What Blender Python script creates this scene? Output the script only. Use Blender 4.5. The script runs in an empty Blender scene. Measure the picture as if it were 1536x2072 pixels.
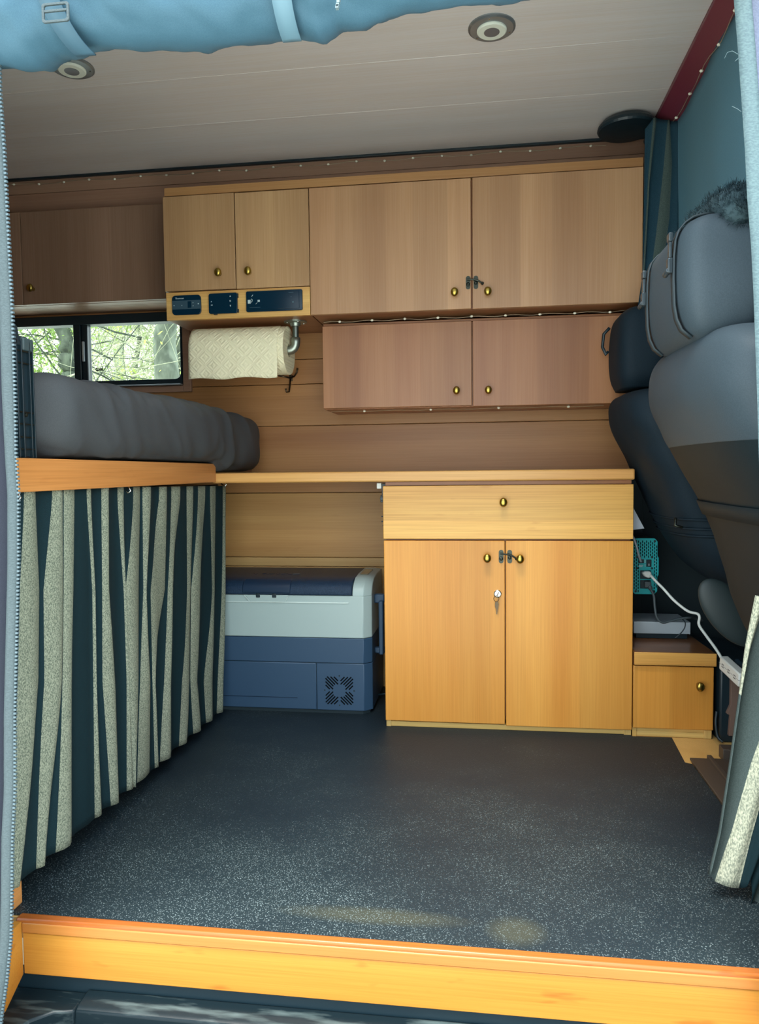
import bpy, math, random
from mathutils import Vector, Matrix, noise
R = random.Random(7)
SC = bpy.context.scene
COL = SC.collection
PI = math.pi

# ------------------------------------------------------------------ camera
FPX, YAW, PIT, ROL = 1499.385, .135034, .0565304, -.0108832
_w = Vector((-math.sin(YAW)*math.cos(PIT), math.cos(YAW)*math.cos(PIT), -math.sin(PIT)))
_r0 = Vector((math.cos(YAW), math.sin(YAW), 0)); _u0 = _r0.cross(_w)
_r = _r0*math.cos(ROL)+_u0*math.sin(ROL); _u = _u0*math.cos(ROL)-_r0*math.sin(ROL)
EYE = Vector((0, 0, .8))
cam = bpy.data.cameras.new('camera'); camo = bpy.data.objects.new('camera', cam); COL.objects.link(camo)
cam.sensor_fit = 'VERTICAL'; cam.sensor_height = 24; cam.lens = 24*FPX/2072
cam.clip_start = .02; cam.clip_end = 300
m = Matrix((( _r.x, _u.x, -_w.x, EYE.x), (_r.y, _u.y, -_w.y, EYE.y), (_r.z, _u.z, -_w.z, EYE.z), (0, 0, 0, 1)))
camo.matrix_world = m
SC.camera = camo

def at(px, py, X=None, Y=None, Z=None):
    """a measured point of the photograph as a point on a real plane of the van"""
    d = _w*FPX + _r*(px-768) - _u*(py-1036)
    t = X/d.x if X is not None else (Y/d.y if Y is not None else (Z-.8)/d.z)
    return EYE + d*t

# ------------------------------------------------------------------ world and light
world = bpy.data.worlds.new('world'); SC.world = world; world.use_nodes = True
nt = world.node_tree; nt.nodes.clear()
wo = nt.nodes.new('ShaderNodeOutputWorld'); bg = nt.nodes.new('ShaderNodeBackground')
tc = nt.nodes.new('ShaderNodeTexCoord'); sep = nt.nodes.new('ShaderNodeSeparateXYZ')
rmp = nt.nodes.new('ShaderNodeValToRGB'); rmp.color_ramp.elements[0].position = 0; rmp.color_ramp.elements[1].position = .7
rmp.color_ramp.elements[0].color = (.90, .96, .98, 1); rmp.color_ramp.elements[1].color = (.70, .87, 1, 1)
nt.links.new(tc.outputs['Generated'], sep.inputs[0]); nt.links.new(sep.outputs['Z'], rmp.inputs[0])
nt.links.new(rmp.outputs[0], bg.inputs['Color']); bg.inputs['Strength'].default_value = 1.6
nt.links.new(bg.outputs[0], wo.inputs[0])
sun = bpy.data.lights.new('sun', 'SUN'); suno = bpy.data.objects.new('sun', sun); COL.objects.link(suno)
sun.energy = 3.2; sun.angle = math.radians(30); sun.color = (1, .95, .86)
suno.rotation_euler = (math.radians(20), 0, math.radians(-12))     # high, behind the camera, through thin cloud
SC.view_settings.view_transform = 'Standard'; SC.view_settings.look = 'None'
SC.view_settings.gamma = 1; SC.view_settings.use_curve_mapping = False
SC.view_settings.exposure = 1.32

# ------------------------------------------------------------------ materials
def s2l(c):
    return tuple((v/255/12.92 if v/255 <= .04045 else ((v/255+.055)/1.055)**2.4) for v in c)+(1,)
def base(name, col, rough=.5, metal=0, spec=.5):
    m = bpy.data.materials.new(name); m.use_nodes = True
    b = m.node_tree.nodes['Principled BSDF']
    b.inputs['Base Color'].default_value = s2l(col); b.inputs['Roughness'].default_value = rough
    b.inputs['Metallic'].default_value = metal; b.inputs['Specular IOR Level'].default_value = spec
    return m
def N(m, t): return m.node_tree.nodes.new(t)
def L(m, a, b): m.node_tree.links.new(a, b)
def coords(m, scale, which='Object', rnd=True):
    t = N(m, 'ShaderNodeTexCoord'); mp = N(m, 'ShaderNodeMapping'); mp.inputs['Scale'].default_value = scale
    L(m, t.outputs[which], mp.inputs['Vector'])
    if rnd:
        oi = N(m, 'ShaderNodeObjectInfo'); ml = N(m, 'ShaderNodeMath'); ml.operation = 'MULTIPLY'; ml.inputs[1].default_value = 37
        L(m, oi.outputs['Random'], ml.inputs[0]); L(m, ml.outputs[0], mp.inputs['Location'])
    return mp.outputs[0]
def wood(name, light, dark, grain='Z', rough=.38, var=.5, knots=0.0, strip=1.0):
    """straight-grained board: broad colour bands, fine grain lines, along one axis"""
    m = base(name, light, rough, spec=.4); b = m.node_tree.nodes['Principled BSDF']
    def sc(across, along):
        return tuple(along if a == grain else across for a in 'XYZ')
    n1 = N(m, 'ShaderNodeTexNoise'); n1.inputs['Scale'].default_value = 1; n1.inputs['Detail'].default_value = 3
    L(m, coords(m, sc(9, .4)), n1.inputs['Vector'])
    n2 = N(m, 'ShaderNodeTexNoise'); n2.inputs['Scale'].default_value = 1; n2.inputs['Detail'].default_value = 4; n2.inputs['Distortion'].default_value = .3
    L(m, coords(m, sc(300, 4)), n2.inputs['Vector'])
    r1 = N(m, 'ShaderNodeValToRGB'); r1.color_ramp.elements[0].position = .32; r1.color_ramp.elements[1].position = .68
    r1.color_ramp.elements[0].color = s2l(dark); r1.color_ramp.elements[1].color = s2l(light)
    L(m, n1.outputs['Fac'], r1.inputs[0])
    r2 = N(m, 'ShaderNodeValToRGB'); r2.color_ramp.elements[0].position = .35; r2.color_ramp.elements[1].position = .62
    k = 1-.17*var; r2.color_ramp.elements[0].color = (k, k*.96, k*.9, 1); r2.color_ramp.elements[1].color = (1, 1, 1, 1)
    L(m, n2.outputs['Fac'], r2.inputs[0])
    mx = N(m, 'ShaderNodeMixRGB'); mx.blend_type = 'MULTIPLY'; mx.inputs[0].default_value = 1
    L(m, r1.outputs[0], mx.inputs[1]); L(m, r2.outputs[0], mx.inputs[2]); out = mx.outputs[0]
    # veneer leaves: strips side by side, each a shade of its own
    vo = N(m, 'ShaderNodeTexVoronoi'); vo.voronoi_dimensions = '1D'; vo.inputs['Scale'].default_value = 11
    sx = N(m, 'ShaderNodeSeparateXYZ'); L(m, coords(m, (1, 1, 1)), sx.inputs[0]); L(m, sx.outputs['X' if grain in 'ZY' else 'Z'], vo.inputs['W'])
    sc3 = N(m, 'ShaderNodeSeparateXYZ'); L(m, vo.outputs['Color'], sc3.inputs[0])
    vr = N(m, 'ShaderNodeMapRange'); vr.inputs['To Min'].default_value = 1-.16*strip; vr.inputs['To Max'].default_value = 1; L(m, sc3.outputs[0], vr.inputs['Value'])
    m3 = N(m, 'ShaderNodeMixRGB'); m3.blend_type = 'MULTIPLY'; m3.inputs[0].default_value = 1; L(m, out, m3.inputs[1]); L(m, vr.outputs[0], m3.inputs[2]); out = m3.outputs[0]
    if knots:
        n3 = N(m, 'ShaderNodeTexNoise'); n3.inputs['Scale'].default_value = 1; n3.inputs['Detail'].default_value = 2
        L(m, coords(m, sc(40, 9)), n3.inputs['Vector'])
        r3 = N(m, 'ShaderNodeValToRGB'); r3.color_ramp.elements[0].position = .66; r3.color_ramp.elements[1].position = .74
        r3.color_ramp.elements[0].color = (1, 1, 1, 1); r3.color_ramp.elements[1].color = (1-knots*.5, 1-knots*.75, 1-knots*.85, 1)
        L(m, n3.outputs['Fac'], r3.inputs[0])
        m2 = N(m, 'ShaderNodeMixRGB'); m2.blend_type = 'MULTIPLY'; m2.inputs[0].default_value = 1
        L(m, out, m2.inputs[1]); L(m, r3.outputs[0], m2.inputs[2]); out = m2.outputs[0]
    L(m, out, b.inputs['Base Color'])
    bp = N(m, 'ShaderNodeBump'); bp.inputs['Strength'].default_value = .06; bp.inputs['Distance'].default_value = .002
    L(m, n2.outputs['Fac'], bp.inputs['Height']); L(m, bp.outputs[0], b.inputs['Normal'])
    return m
def cloth(name, c1, c2, scale=500, rough=.9, bump=.3, stretch=(1, 1, 1), sheen=0, amt=(.38, .62)):
    m = base(name, c1, rough, spec=.2); b = m.node_tree.nodes['Principled BSDF']
    n = N(m, 'ShaderNodeTexNoise'); n.inputs['Scale'].default_value = scale; n.inputs['Detail'].default_value = 3
    L(m, coords(m, stretch, rnd=False), n.inputs['Vector'])
    r = N(m, 'ShaderNodeValToRGB'); r.color_ramp.elements[0].position = amt[0]; r.color_ramp.elements[1].position = amt[1]
    r.color_ramp.elements[0].color = s2l(c2); r.color_ramp.elements[1].color = s2l(c1)
    L(m, n.outputs['Fac'], r.inputs[0]); L(m, r.outputs[0], b.inputs['Base Color'])
    bp = N(m, 'ShaderNodeBump'); bp.inputs['Strength'].default_value = bump; bp.inputs['Distance'].default_value = .002
    L(m, n.outputs['Fac'], bp.inputs['Height']); L(m, bp.outputs[0], b.inputs['Normal'])
    b.inputs['Sheen Weight'].default_value = sheen
    return m
W = {}
W['doorZ'] = wood('hazed_upper_door_wood', (194, 152, 114), (170, 128, 94), 'Z', .33, .4)  # greyer and paler than the wood itself: haze put into the colour
W['wallZ'] = wood('shaded_wall_cabinet_wood', (172, 122, 84), (150, 100, 68), 'Z', .36, .4)  # same wood as the base doors, with upper shade put into its colour
W['devZ'] = wood('hazed_device_door_wood', (196, 158, 116), (174, 136, 98), 'Z', .33, .55)  # door wood lightened, veiling haze mixed into its colour
W['upX'] = wood('upper_trim_wood', (196, 150, 98), (160, 112, 72), 'X', .36, .5)
W['caseX'] = wood('upper_case_wood', (172, 120, 84), (150, 100, 68), 'X', .38, .5)
W['leftZ'] = wood('hazed_left_door_wood', (162, 130, 110), (144, 114, 94), 'Z', .36, .5)  # shaded door wood, greyed by haze painted into the colour
W['baseZ'] = wood('base_door_wood', (228, 164, 76), (210, 140, 56), 'Z', .36, .5)
W['drawX'] = wood('drawer_wood', (230, 178, 96), (208, 148, 72), 'X', .36, .9, knots=.25)
W['counterX'] = wood('counter_wood', (236, 192, 118), (212, 152, 86), 'X', .34, .8)
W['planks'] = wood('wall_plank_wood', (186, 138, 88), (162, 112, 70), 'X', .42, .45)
W['lowplank'] = wood('part_lit_plank_wood', (206, 162, 102), (186, 138, 82), 'X', .45, .45, knots=.12)  # middle boards: some of the low sky light put into the colour
W['lit_low'] = wood('lit_lower_plank_wood', (226, 188, 126), (208, 164, 102), 'X', .45, .5, knots=.15)  # lowest boards: brighter low sky light painted in as paler wood
W['ceil'] = wood('hazed_ceiling_wood', (228, 222, 220), (218, 211, 209), 'X', .3, .25, strip=.3)  # ceiling wood whitened, pale haze put into its colour
W['fasc'] = wood('hazed_fascia_wood', (176, 140, 118), (158, 122, 102), 'X', .4, .4)  # fascia wood lightened with the same painted haze as the upper doors
W['panelY'] = wood('bed_panel_wood', (226, 158, 92), (200, 128, 66), 'Y', .34, .8, knots=.12)
W['thr'] = wood('threshold_wood', (200, 138, 56), (182, 114, 40), 'X', .34, .5, knots=.45)
W['thrtop'] = wood('threshold_nosing_wood', (184, 108, 50), (164, 88, 38), 'X', .3, .6, knots=.5)
W['thrlip'] = wood('threshold_lip_wood', (190, 124, 60), (172, 104, 46), 'X', .34, .5, knots=.45)
W['pineX'] = wood('pine_rail_wood', (238, 206, 132), (216, 176, 98), 'X', .45, .9)
W['pineZ'] = wood('pine_post_wood', (236, 202, 130), (210, 168, 92), 'Z', .45, .9)
W['plyX'] = wood('plywood_floor', (232, 190, 118), (214, 168, 98), 'Z', .45, .3)
W['stepY'] = wood('step_top_wood', (150, 100, 60), (116, 74, 44), 'X', .28, .8)
W['maroon'] = base('maroon_trim', (112, 46, 62), .35)
BLK = base('black_plastic', (20, 38, 46), .4)
BLKR = base('rough_black_plastic', (26, 44, 50), .75)
DKMET = base('dark_metal', (62, 66, 60), .35, .9)
BRASS = base('brass', (176, 150, 74), .28, 1)
CHROME = base('chrome', (210, 214, 214), .2, 1)
GALV = base('galvanised_steel', (158, 166, 156), .38, .9)
BRONZE = base('aged_bronze', (92, 78, 62), .35, .9)
WHITE = base('white_plastic', (226, 228, 222), .35)
NAVY = base('navy_plastic', (44, 72, 98), .5)
NAVYL = base('navy_latch_plastic', (26, 46, 68), .3)
GREYP = base('light_grey_plastic', (160, 178, 176), .4)
GLASSY = base('dark_gloss_panel', (10, 40, 58), .15)
TEAL = base('teal_casing', (30, 168, 172), .4)
SILVER = base('silver_metal', (186, 198, 206), .4, .3)
BLUE = base('blue_tag', (20, 150, 224), .5)
BROWNMET = base('brown_painted_metal', (116, 92, 80), .55)
SILLM = base('brown_sill_plastic', (72, 62, 54), .5)
STEEL = base('blue_grey_painted_steel', (50, 76, 92), .4, .3)
def darkgrain(name, c1, c2, scale, rough, bump):
    return cloth(name, c1, c2, scale, rough, bump)
LIDM = darkgrain('grained_navy_lid', (38, 58, 80), (24, 42, 62), 420, .4, .5)
PAPER = cloth('paper_towel', (240, 232, 196), (232, 224, 188), 260, .95, .25)
DARKC = cloth('dark_teal_cloth', (16, 42, 48), (10, 32, 38), 900, .8, .15)
KNIT = cloth('grey_knit_cloth', (150, 154, 134), (88, 96, 84), 520, .95, .3, (1, 1, .6), amt=(.36, .64))
KNITD = cloth('grey_green_cloth', (112, 124, 112), (84, 98, 92), 420, .95, .3, (1, 1, .6))
CURT = cloth('hazed_blackout_cloth', (92, 134, 152), (86, 126, 144), 700, .75, .1, sheen=0)  # black cloth coloured pale blue: the haze over it is painted in
DUVET = cloth('charcoal_duvet_cloth', (70, 73, 76), (64, 67, 70), 700, .6, .06, sheen=0)
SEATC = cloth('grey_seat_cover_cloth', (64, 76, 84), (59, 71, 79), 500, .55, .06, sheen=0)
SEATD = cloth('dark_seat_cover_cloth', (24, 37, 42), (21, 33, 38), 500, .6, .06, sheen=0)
SEATB = cloth('black_seat_cover_cloth', (22, 38, 48), (18, 32, 42), 500, .7, .06)
SEATP = base('grey_green_seat_plastic', (34, 46, 48), .55)
FLEECE = cloth('dark_fleece', (62, 80, 86), (30, 46, 52), 90, 1, .8)
SCREENC = cloth('slate_door_cloth', (66, 98, 116), (60, 92, 110), 800, .5, .08, sheen=0)
SCREEND = cloth('dark_slate_cloth', (38, 42, 54), (32, 36, 48), 600, .6, .08)
WEB = cloth('pale_webbing', (74, 86, 90), (64, 75, 79), 300, .6, .25, (1, 1, 3))
GLASS = base('window_glass', (245, 255, 250), 0.0)
_g = GLASS.node_tree.nodes['Principled BSDF']; _g.inputs['Transmission Weight'].default_value = 1; _g.inputs['IOR'].default_value = 1.02
DIFF = base('frosted_diffuser', (228, 232, 218), .5)
BULB = base('clear_bulb', (236, 232, 214), .15)
WIREM = base('copper_wire', (190, 176, 150), .35, .6)
PRINT = base('pale_print', (188, 204, 206), .5)
DIMPRINT = base('dim_print', (92, 122, 134), .5)
INK = base('black_ink', (4, 8, 12), .8, spec=.1)

def rubber():
    m = base('glint_specked_rubber', (34, 46, 52), .5, spec=.32); b = m.node_tree.nodes['Principled BSDF']
    v = N(m, 'ShaderNodeTexVoronoi'); v.inputs['Scale'].default_value = 290
    L(m, coords(m, (1, 1, 1), rnd=False), v.inputs['Vector'])
    vr = N(m, 'ShaderNodeValToRGB'); vr.color_ramp.elements[0].position = .08; vr.color_ramp.elements[1].position = .42
    vr.color_ramp.elements[0].color = (1, 1, 1, 1); vr.color_ramp.elements[1].color = (0, 0, 0, 1)
    L(m, v.outputs['Distance'], vr.inputs[0])
    # which pimples get a painted glint: patchy, denser by the doorway
    n = N(m, 'ShaderNodeTexNoise'); n.inputs['Scale'].default_value = 1; n.inputs['Detail'].default_value = 5; n.inputs['Roughness'].default_value = .6
    L(m, coords(m, (2.2, 3.2, 1), rnd=False), n.inputs['Vector'])
    n2 = N(m, 'ShaderNodeTexNoise'); n2.inputs['Scale'].default_value = 150; n2.inputs['Detail'].default_value = 2
    L(m, coords(m, (1, 1, 1), rnd=False), n2.inputs['Vector'])
    g = N(m, 'ShaderNodeTexCoord'); sp = N(m, 'ShaderNodeSeparateXYZ'); L(m, g.outputs['Object'], sp.inputs[0])
    mr = N(m, 'ShaderNodeMapRange'); mr.inputs['From Min'].default_value = 0; mr.inputs['From Max'].default_value = .9
    mr.inputs['To Min'].default_value = .22; mr.inputs['To Max'].default_value = -.10
    L(m, sp.outputs['Y'], mr.inputs['Value'])
    a = N(m, 'ShaderNodeMath'); a.operation = 'ADD'; L(m, n.outputs['Fac'], a.inputs[0]); L(m, mr.outputs[0], a.inputs[1])
    a2 = N(m, 'ShaderNodeMath'); a2.operation = 'ADD'; L(m, a.outputs[0], a2.inputs[0]); L(m, n2.outputs['Fac'], a2.inputs[1])
    ar = N(m, 'ShaderNodeValToRGB'); ar.color_ramp.elements[0].position = .0; ar.color_ramp.elements[1].position = 1
    mr2 = N(m, 'ShaderNodeMapRange'); mr2.inputs['From Min'].default_value = 1.0; mr2.inputs['From Max'].default_value = 1.4
    L(m, a2.outputs[0], mr2.inputs['Value'])
    mu = N(m, 'ShaderNodeMath'); mu.operation = 'MULTIPLY'; L(m, vr.outputs[0], mu.inputs[0]); L(m, mr2.outputs[0], mu.inputs[1])
    mx = N(m, 'ShaderNodeMixRGB'); L(m, mu.outputs[0], mx.inputs[0])
    mx.inputs[2].default_value = s2l((138, 154, 156))
    # base tone, slightly paler in patches and towards the doorway
    fm = N(m, 'ShaderNodeMixRGB'); fm.inputs[1].default_value = s2l((22, 34, 42)); fm.inputs[2].default_value = s2l((34, 46, 50))
    fr = N(m, 'ShaderNodeMapRange'); fr.inputs['From Min'].default_value = .4; fr.inputs['From Max'].default_value = .85
    L(m, a.outputs[0], fr.inputs['Value']); L(m, fr.outputs[0], fm.inputs[0])
    # sandy smears
    prev = fm.outputs[0]
    for (cx, cy, rx, ry) in ((-.19, .075, .16, .025), (.06, .06, .05, .04)):
        mp = N(m, 'ShaderNodeMapping'); mp.inputs['Location'].default_value = (-cx/rx, -cy/ry, 0); mp.inputs['Scale'].default_value = (1/rx, 1/ry, 0)
        L(m, g.outputs['Object'], mp.inputs[0])
        ln = N(m, 'ShaderNodeVectorMath'); ln.operation = 'LENGTH'; L(m, mp.outputs[0], ln.inputs[0])
        q = N(m, 'ShaderNodeMapRange'); q.inputs['From Min'].default_value = .5; q.inputs['From Max'].default_value = 1.2; q.inputs['To Min'].default_value = .12; q.inputs['To Max'].default_value = 0
        L(m, ln.outputs['Value'], q.inputs['Value'])
        mm = N(m, 'ShaderNodeMixRGB'); L(m, q.outputs[0], mm.inputs[0]); L(m, prev, mm.inputs[1]); mm.inputs[2].default_value = s2l((140, 132, 88)); prev = mm.outputs[0]
    L(m, prev, mx.inputs[1]); L(m, mx.outputs[0], b.inputs['Base Color'])
    bp = N(m, 'ShaderNodeBump'); bp.inputs['Strength'].default_value = .5; bp.inputs['Distance'].default_value = .0015
    L(m, vr.outputs[0], bp.inputs['Height']); L(m, bp.outputs[0], b.inputs['Normal'])
    return m
RUB = rubber()
def stepmat():
    m = cloth('scuffed_black_plastic', (22, 38, 44), (22, 38, 44), 60, .35, .1)
    b = m.node_tree.nodes['Principled BSDF']
    n = N(m, 'ShaderNodeTexNoise'); n.inputs['Scale'].default_value = 1; n.inputs['Detail'].default_value = 6
    L(m, coords(m, (9, 50, 30), rnd=False), n.inputs['Vector'])
    r = N(m, 'ShaderNodeValToRGB'); r.color_ramp.elements[0].position = .5; r.color_ramp.elements[1].position = .72
    r.color_ramp.elements[0].color = s2l((16, 28, 33)); r.color_ramp.elements[1].color = s2l((74, 86, 86))
    L(m, n.outputs['Fac'], r.inputs[0]); L(m, r.outputs[0], b.inputs['Base Color'])
    return m
STEPM = stepmat()

# ------------------------------------------------------------------ mesh helpers
ORG = {}
class MB:
    def __init__(s): s.v = []; s.f = []; s.mi = []
    def add(s, vs, fs, mi=0):
        o = len(s.v); s.v += [tuple(v) for v in vs]; s.f += [tuple(i+o for i in f) for f in fs]; s.mi += [mi]*len(fs); return s
    def box(s, x0, x1, y0, y1, z0, z1, mi=0):
        return s.add([(x, y, z) for x in (x0, x1) for y in (y0, y1) for z in (z0, z1)],
                     [(0, 1, 3, 2), (4, 6, 7, 5), (0, 4, 5, 1), (2, 3, 7, 6), (0, 2, 6, 4), (1, 5, 7, 3)], mi)
    def obox(s, c, ax, ay, az, mi=0):
        c, ax, ay, az = map(Vector, (c, ax, ay, az))
        return s.add([c+ax*i+ay*j+az*k for i in (-1, 1) for j in (-1, 1) for k in (-1, 1)],
                     [(0, 1, 3, 2), (4, 6, 7, 5), (0, 4, 5, 1), (2, 3, 7, 6), (0, 2, 6, 4), (1, 5, 7, 3)], mi)
    def prism(s, pts, axis, a, b, mi=0):
        """closed outline (2 coords) extruded along axis 'X','Y' or 'Z'"""
        def P(p, t): return {'X': (t, p[0], p[1]), 'Y': (p[0], t, p[1]), 'Z': (p[0], p[1], t)}[axis]
        n = len(pts); vs = [P(p, a) for p in pts]+[P(p, b) for p in pts]
        return s.add(vs, [tuple(range(n)), tuple(range(2*n-1, n-1, -1))]+[(i, i+n, (i+1) % n+n, (i+1) % n) for i in range(n)], mi)
    def tube(s, pts, r, n=8, mi=0, cap=True):
        pts = [Vector(p) for p in pts]; rr = r if isinstance(r, (list, tuple)) else [r]*len(pts)
        t0 = (pts[1]-pts[0]).normalized(); up = Vector((0, 0, 1)) if abs(t0.z) < .9 else Vector((1, 0, 0))
        a = t0.cross(up).normalized(); vs = []
        for i, p in enumerate(pts):
            t = (pts[min(i+1, len(pts)-1)]-pts[max(i-1, 0)]).normalized()
            a = (a-t*a.dot(t)).normalized(); b = t.cross(a)
            vs += [p+(a*math.cos(2*PI*k/n)+b*math.sin(2*PI*k/n))*rr[i] for k in range(n)]
        fs = [(i*n+k, i*n+(k+1) % n, (i+1)*n+(k+1) % n, (i+1)*n+k) for i in range(len(pts)-1) for k in range(n)]
        if cap: fs += [tuple(range(n-1, -1, -1)), tuple(range((len(pts)-1)*n, len(pts)*n))]
        return s.add(vs, fs, mi)
    def lathe(s, prof, origin, axis, n=24, mi=0):
        """profile (radius, height) turned about axis through origin"""
        ax = Vector(axis).normalized(); up = Vector((0, 0, 1)) if abs(ax.z) < .9 else Vector((1, 0, 0))
        a = ax.cross(up).normalized(); b = ax.cross(a); o = Vector(origin); vs = []
        for r, h in prof: vs += [o+ax*h+(a*math.cos(2*PI*k/n)+b*math.sin(2*PI*k/n))*r for k in range(n)]
        fs = [(i*n+k, i*n+(k+1) % n, (i+1)*n+(k+1) % n, (i+1)*n+k) for i in range(len(prof)-1) for k in range(n)]
        fs += [tuple(range(n-1, -1, -1)), tuple(range((len(prof)-1)*n, len(prof)*n))]
        return s.add(vs, fs, mi)
    def grid(s, rows, mi=0, closeu=False, mis=None):
        n = len(rows[0]); vs = [p for r in rows for p in r]; o = len(s.v)
        s.v += [tuple(v) for v in vs]
        for i in range(len(rows)-1):
            for k in range(n if closeu else n-1):
                s.f.append((o+i*n+k, o+i*n+(k+1) % n, o+(i+1)*n+(k+1) % n, o+(i+1)*n+k)); s.mi.append(mis[k] if mis else mi)
        return s
    def split(s, name, mats, parent, **k):
        # each loose piece an object of its own
        par = list(range(len(s.v)))
        def find(i):
            while par[i] != i: i = par[i]
            return i
        for f in s.f:
            for i in f[1:]: par[find(i)] = find(f[0])
        grp = {}
        for f in s.f: grp.setdefault(find(f[0]), []).append(f)
        for fs in grp.values():
            ids = sorted({i for f in fs for i in f}); mp = {i: j for j, i in enumerate(ids)}; q = MB()
            q.add([s.v[i] for i in ids], [tuple(mp[i] for i in f) for f in fs]); q.build(name, mats, parent, **k)
    def build(s, name, mats, parent=None, bevel=0, smooth=False, solid=0, sub=0, seg=2, loc=None):
        org = Vector(loc) if loc is not None else (ORG[parent.name] if parent is not None else Vector((0, 0, 0)))
        me = bpy.data.meshes.new(name)
        me.from_pydata([tuple(Vector(v)-org) for v in s.v], [], s.f)
        for mt in (mats if isinstance(mats, (list, tuple)) else [mats]): me.materials.append(mt)
        for p, i in zip(me.polygons, s.mi): p.material_index = i; p.use_smooth = smooth
        import bmesh
        bm = bmesh.new(); bm.from_mesh(me); bmesh.ops.recalc_face_normals(bm, faces=bm.faces); bm.to_mesh(me); bm.free()
        o = bpy.data.objects.new(name, me); COL.objects.link(o)
        if parent is not None: o.parent = parent
        else: o.location = org
        ORG[o.name] = org
        if solid: md = o.modifiers.new('solid', 'SOLIDIFY'); md.thickness = solid; md.offset = 0
        if bevel:
            md = o.modifiers.new('bevel', 'BEVEL'); md.width = bevel; md.segments = seg; md.limit_method = 'ANGLE'; md.angle_limit = .6
            for p in me.polygons: p.use_smooth = True
            me.set_sharp_from_angle(angle=.6) if not smooth else None
        if sub: md = o.modifiers.new('sub', 'SUBSURF'); md.levels = sub; md.render_levels = sub
        return o
def tag(o, label=None, cat=None, group=None, kind=None):
    if label: o['label'] = label
    if cat: o['category'] = cat
    if group: o['group'] = group
    if kind: o['kind'] = kind
    return o
def thing(name, loc, label=None, cat=None, group=None, kind=None):
    o = bpy.data.objects.new(name, None); COL.objects.link(o); o.location = loc; o.empty_display_size = .05
    ORG[o.name] = Vector(loc); return tag(o, label, cat, group, kind)
def box(name, b, mat, parent=None, bevel=.0015): return MB().box(*b).build(name, mat, parent, bevel)
def text(name, body, size, loc, rot, mat, parent, ext=.0004, align='LEFT', bold=0):
    c = bpy.data.curves.new(name, 'FONT'); c.body = body; c.size = size; c.extrude = ext; c.align_x = align; c.offset = bold
    c.materials.append(mat); o = bpy.data.objects.new(name, c); COL.objects.link(o)
    dg = bpy.context.evaluated_depsgraph_get(); me = bpy.data.meshes.new_from_object(o.evaluated_get(dg))
    bpy.data.objects.remove(o); me.transform(Matrix.Translation(Vector(loc)-ORG[parent.name]) @ rot.to_4x4())
    o = bpy.data.objects.new(name, me); COL.objects.link(o); o.parent = parent; ORG[o.name] = ORG[parent.name]
    if not me.materials: me.materials.append(mat)
    return o
FACE = Matrix.Rotation(PI/2, 3, 'X')       # text upright, read from the door side

# ------------------------------------------------------------------ the setting
# floor
fl = thing('floor', (0, 1.9, -.02), kind='structure')
box('subfloor', (-1.88, .78, 1.205, 2.70, -.045, -.005), W['plyX'], fl)
box('right_subfloor', (.79, 1.3, 1.205, 2.70, -.045, -.005), BLKR, fl)
# far wall of tongue-and-groove boards, with the opening for the sliding window
wb = thing('wall_back', (0, 2.69, .9), kind='structure')
seams = [-.005, .235, .445, .479, .719, .780, .966, 1.118, 1.208, 1.359, 1.46, 1.66, 1.93]
for z0, z1 in zip(seams[:-1], seams[1:]):
    mt = W['lit_low'] if z1 < .48 else W['lowplank'] if z1 < .75 else W['planks']
    spans = [(-1.9, .56 if z1 > .77 else .448)]
    if z0 < 1.40 and z1 > 1.125: spans = [(-1.9, -1.84), (-1.096, .56)]
    for x0, x1 in spans:
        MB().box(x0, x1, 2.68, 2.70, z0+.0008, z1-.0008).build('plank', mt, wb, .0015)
box('cab_panel', (.449, .560, 2.675, 2.70, -.005, .763), BLKR, wb, 0)
box('cab_panel', (.561, 1.3, 2.675, 2.70, -.005, 1.93), BLKR, wb, 0)
box('plank', (-1.84, -1.096, 2.68, 2.70, 1.1188, 1.128), W['planks'], wb, .001)
box('plank', (-1.84, -1.096, 2.68, 2.70, 1.398, 1.4592), W['planks'], wb, .001)
box('outer_skin', (-1.9, -1.84, 2.702, 2.72, -.3, 1.93), BLKR, wb, 0)
box('outer_skin', (-1.096, 1.3, 2.702, 2.72, -.3, 1.93), BLKR, wb, 0)
box('outer_skin', (-1.84, -1.096, 2.702, 2.72, -.3, 1.128), BLKR, wb, 0)
box('outer_skin', (-1.84, -1.096, 2.702, 2.72, 1.398, 1.93), BLKR, wb, 0)
# left end, door side, cab end
tag(box('wall_left', (-1.93, -1.9, 1.10, 2.72, -.3, 1.93), W['planks'], None, 0), kind='structure')
wf = thing('wall_front', (0, 1.2, .9), kind='structure')
box('left_panel', (-1.9, -.90, 1.17, 1.20, -.3, 1.93), BLKR, wf, 0)
box('right_panel', (.62, 1.3, 1.17, 1.20, -.3, 1.93), BLKR, wf, 0)
box('header_panel', (-.90, .62, 1.17, 1.20, 1.63, 1.93), BLKR, wf, 0)
tag(box('wall_right', (1.3, 1.33, 1.10, 2.72, -.3, 1.93), BLKR, None, 0), kind='structure')
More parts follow.
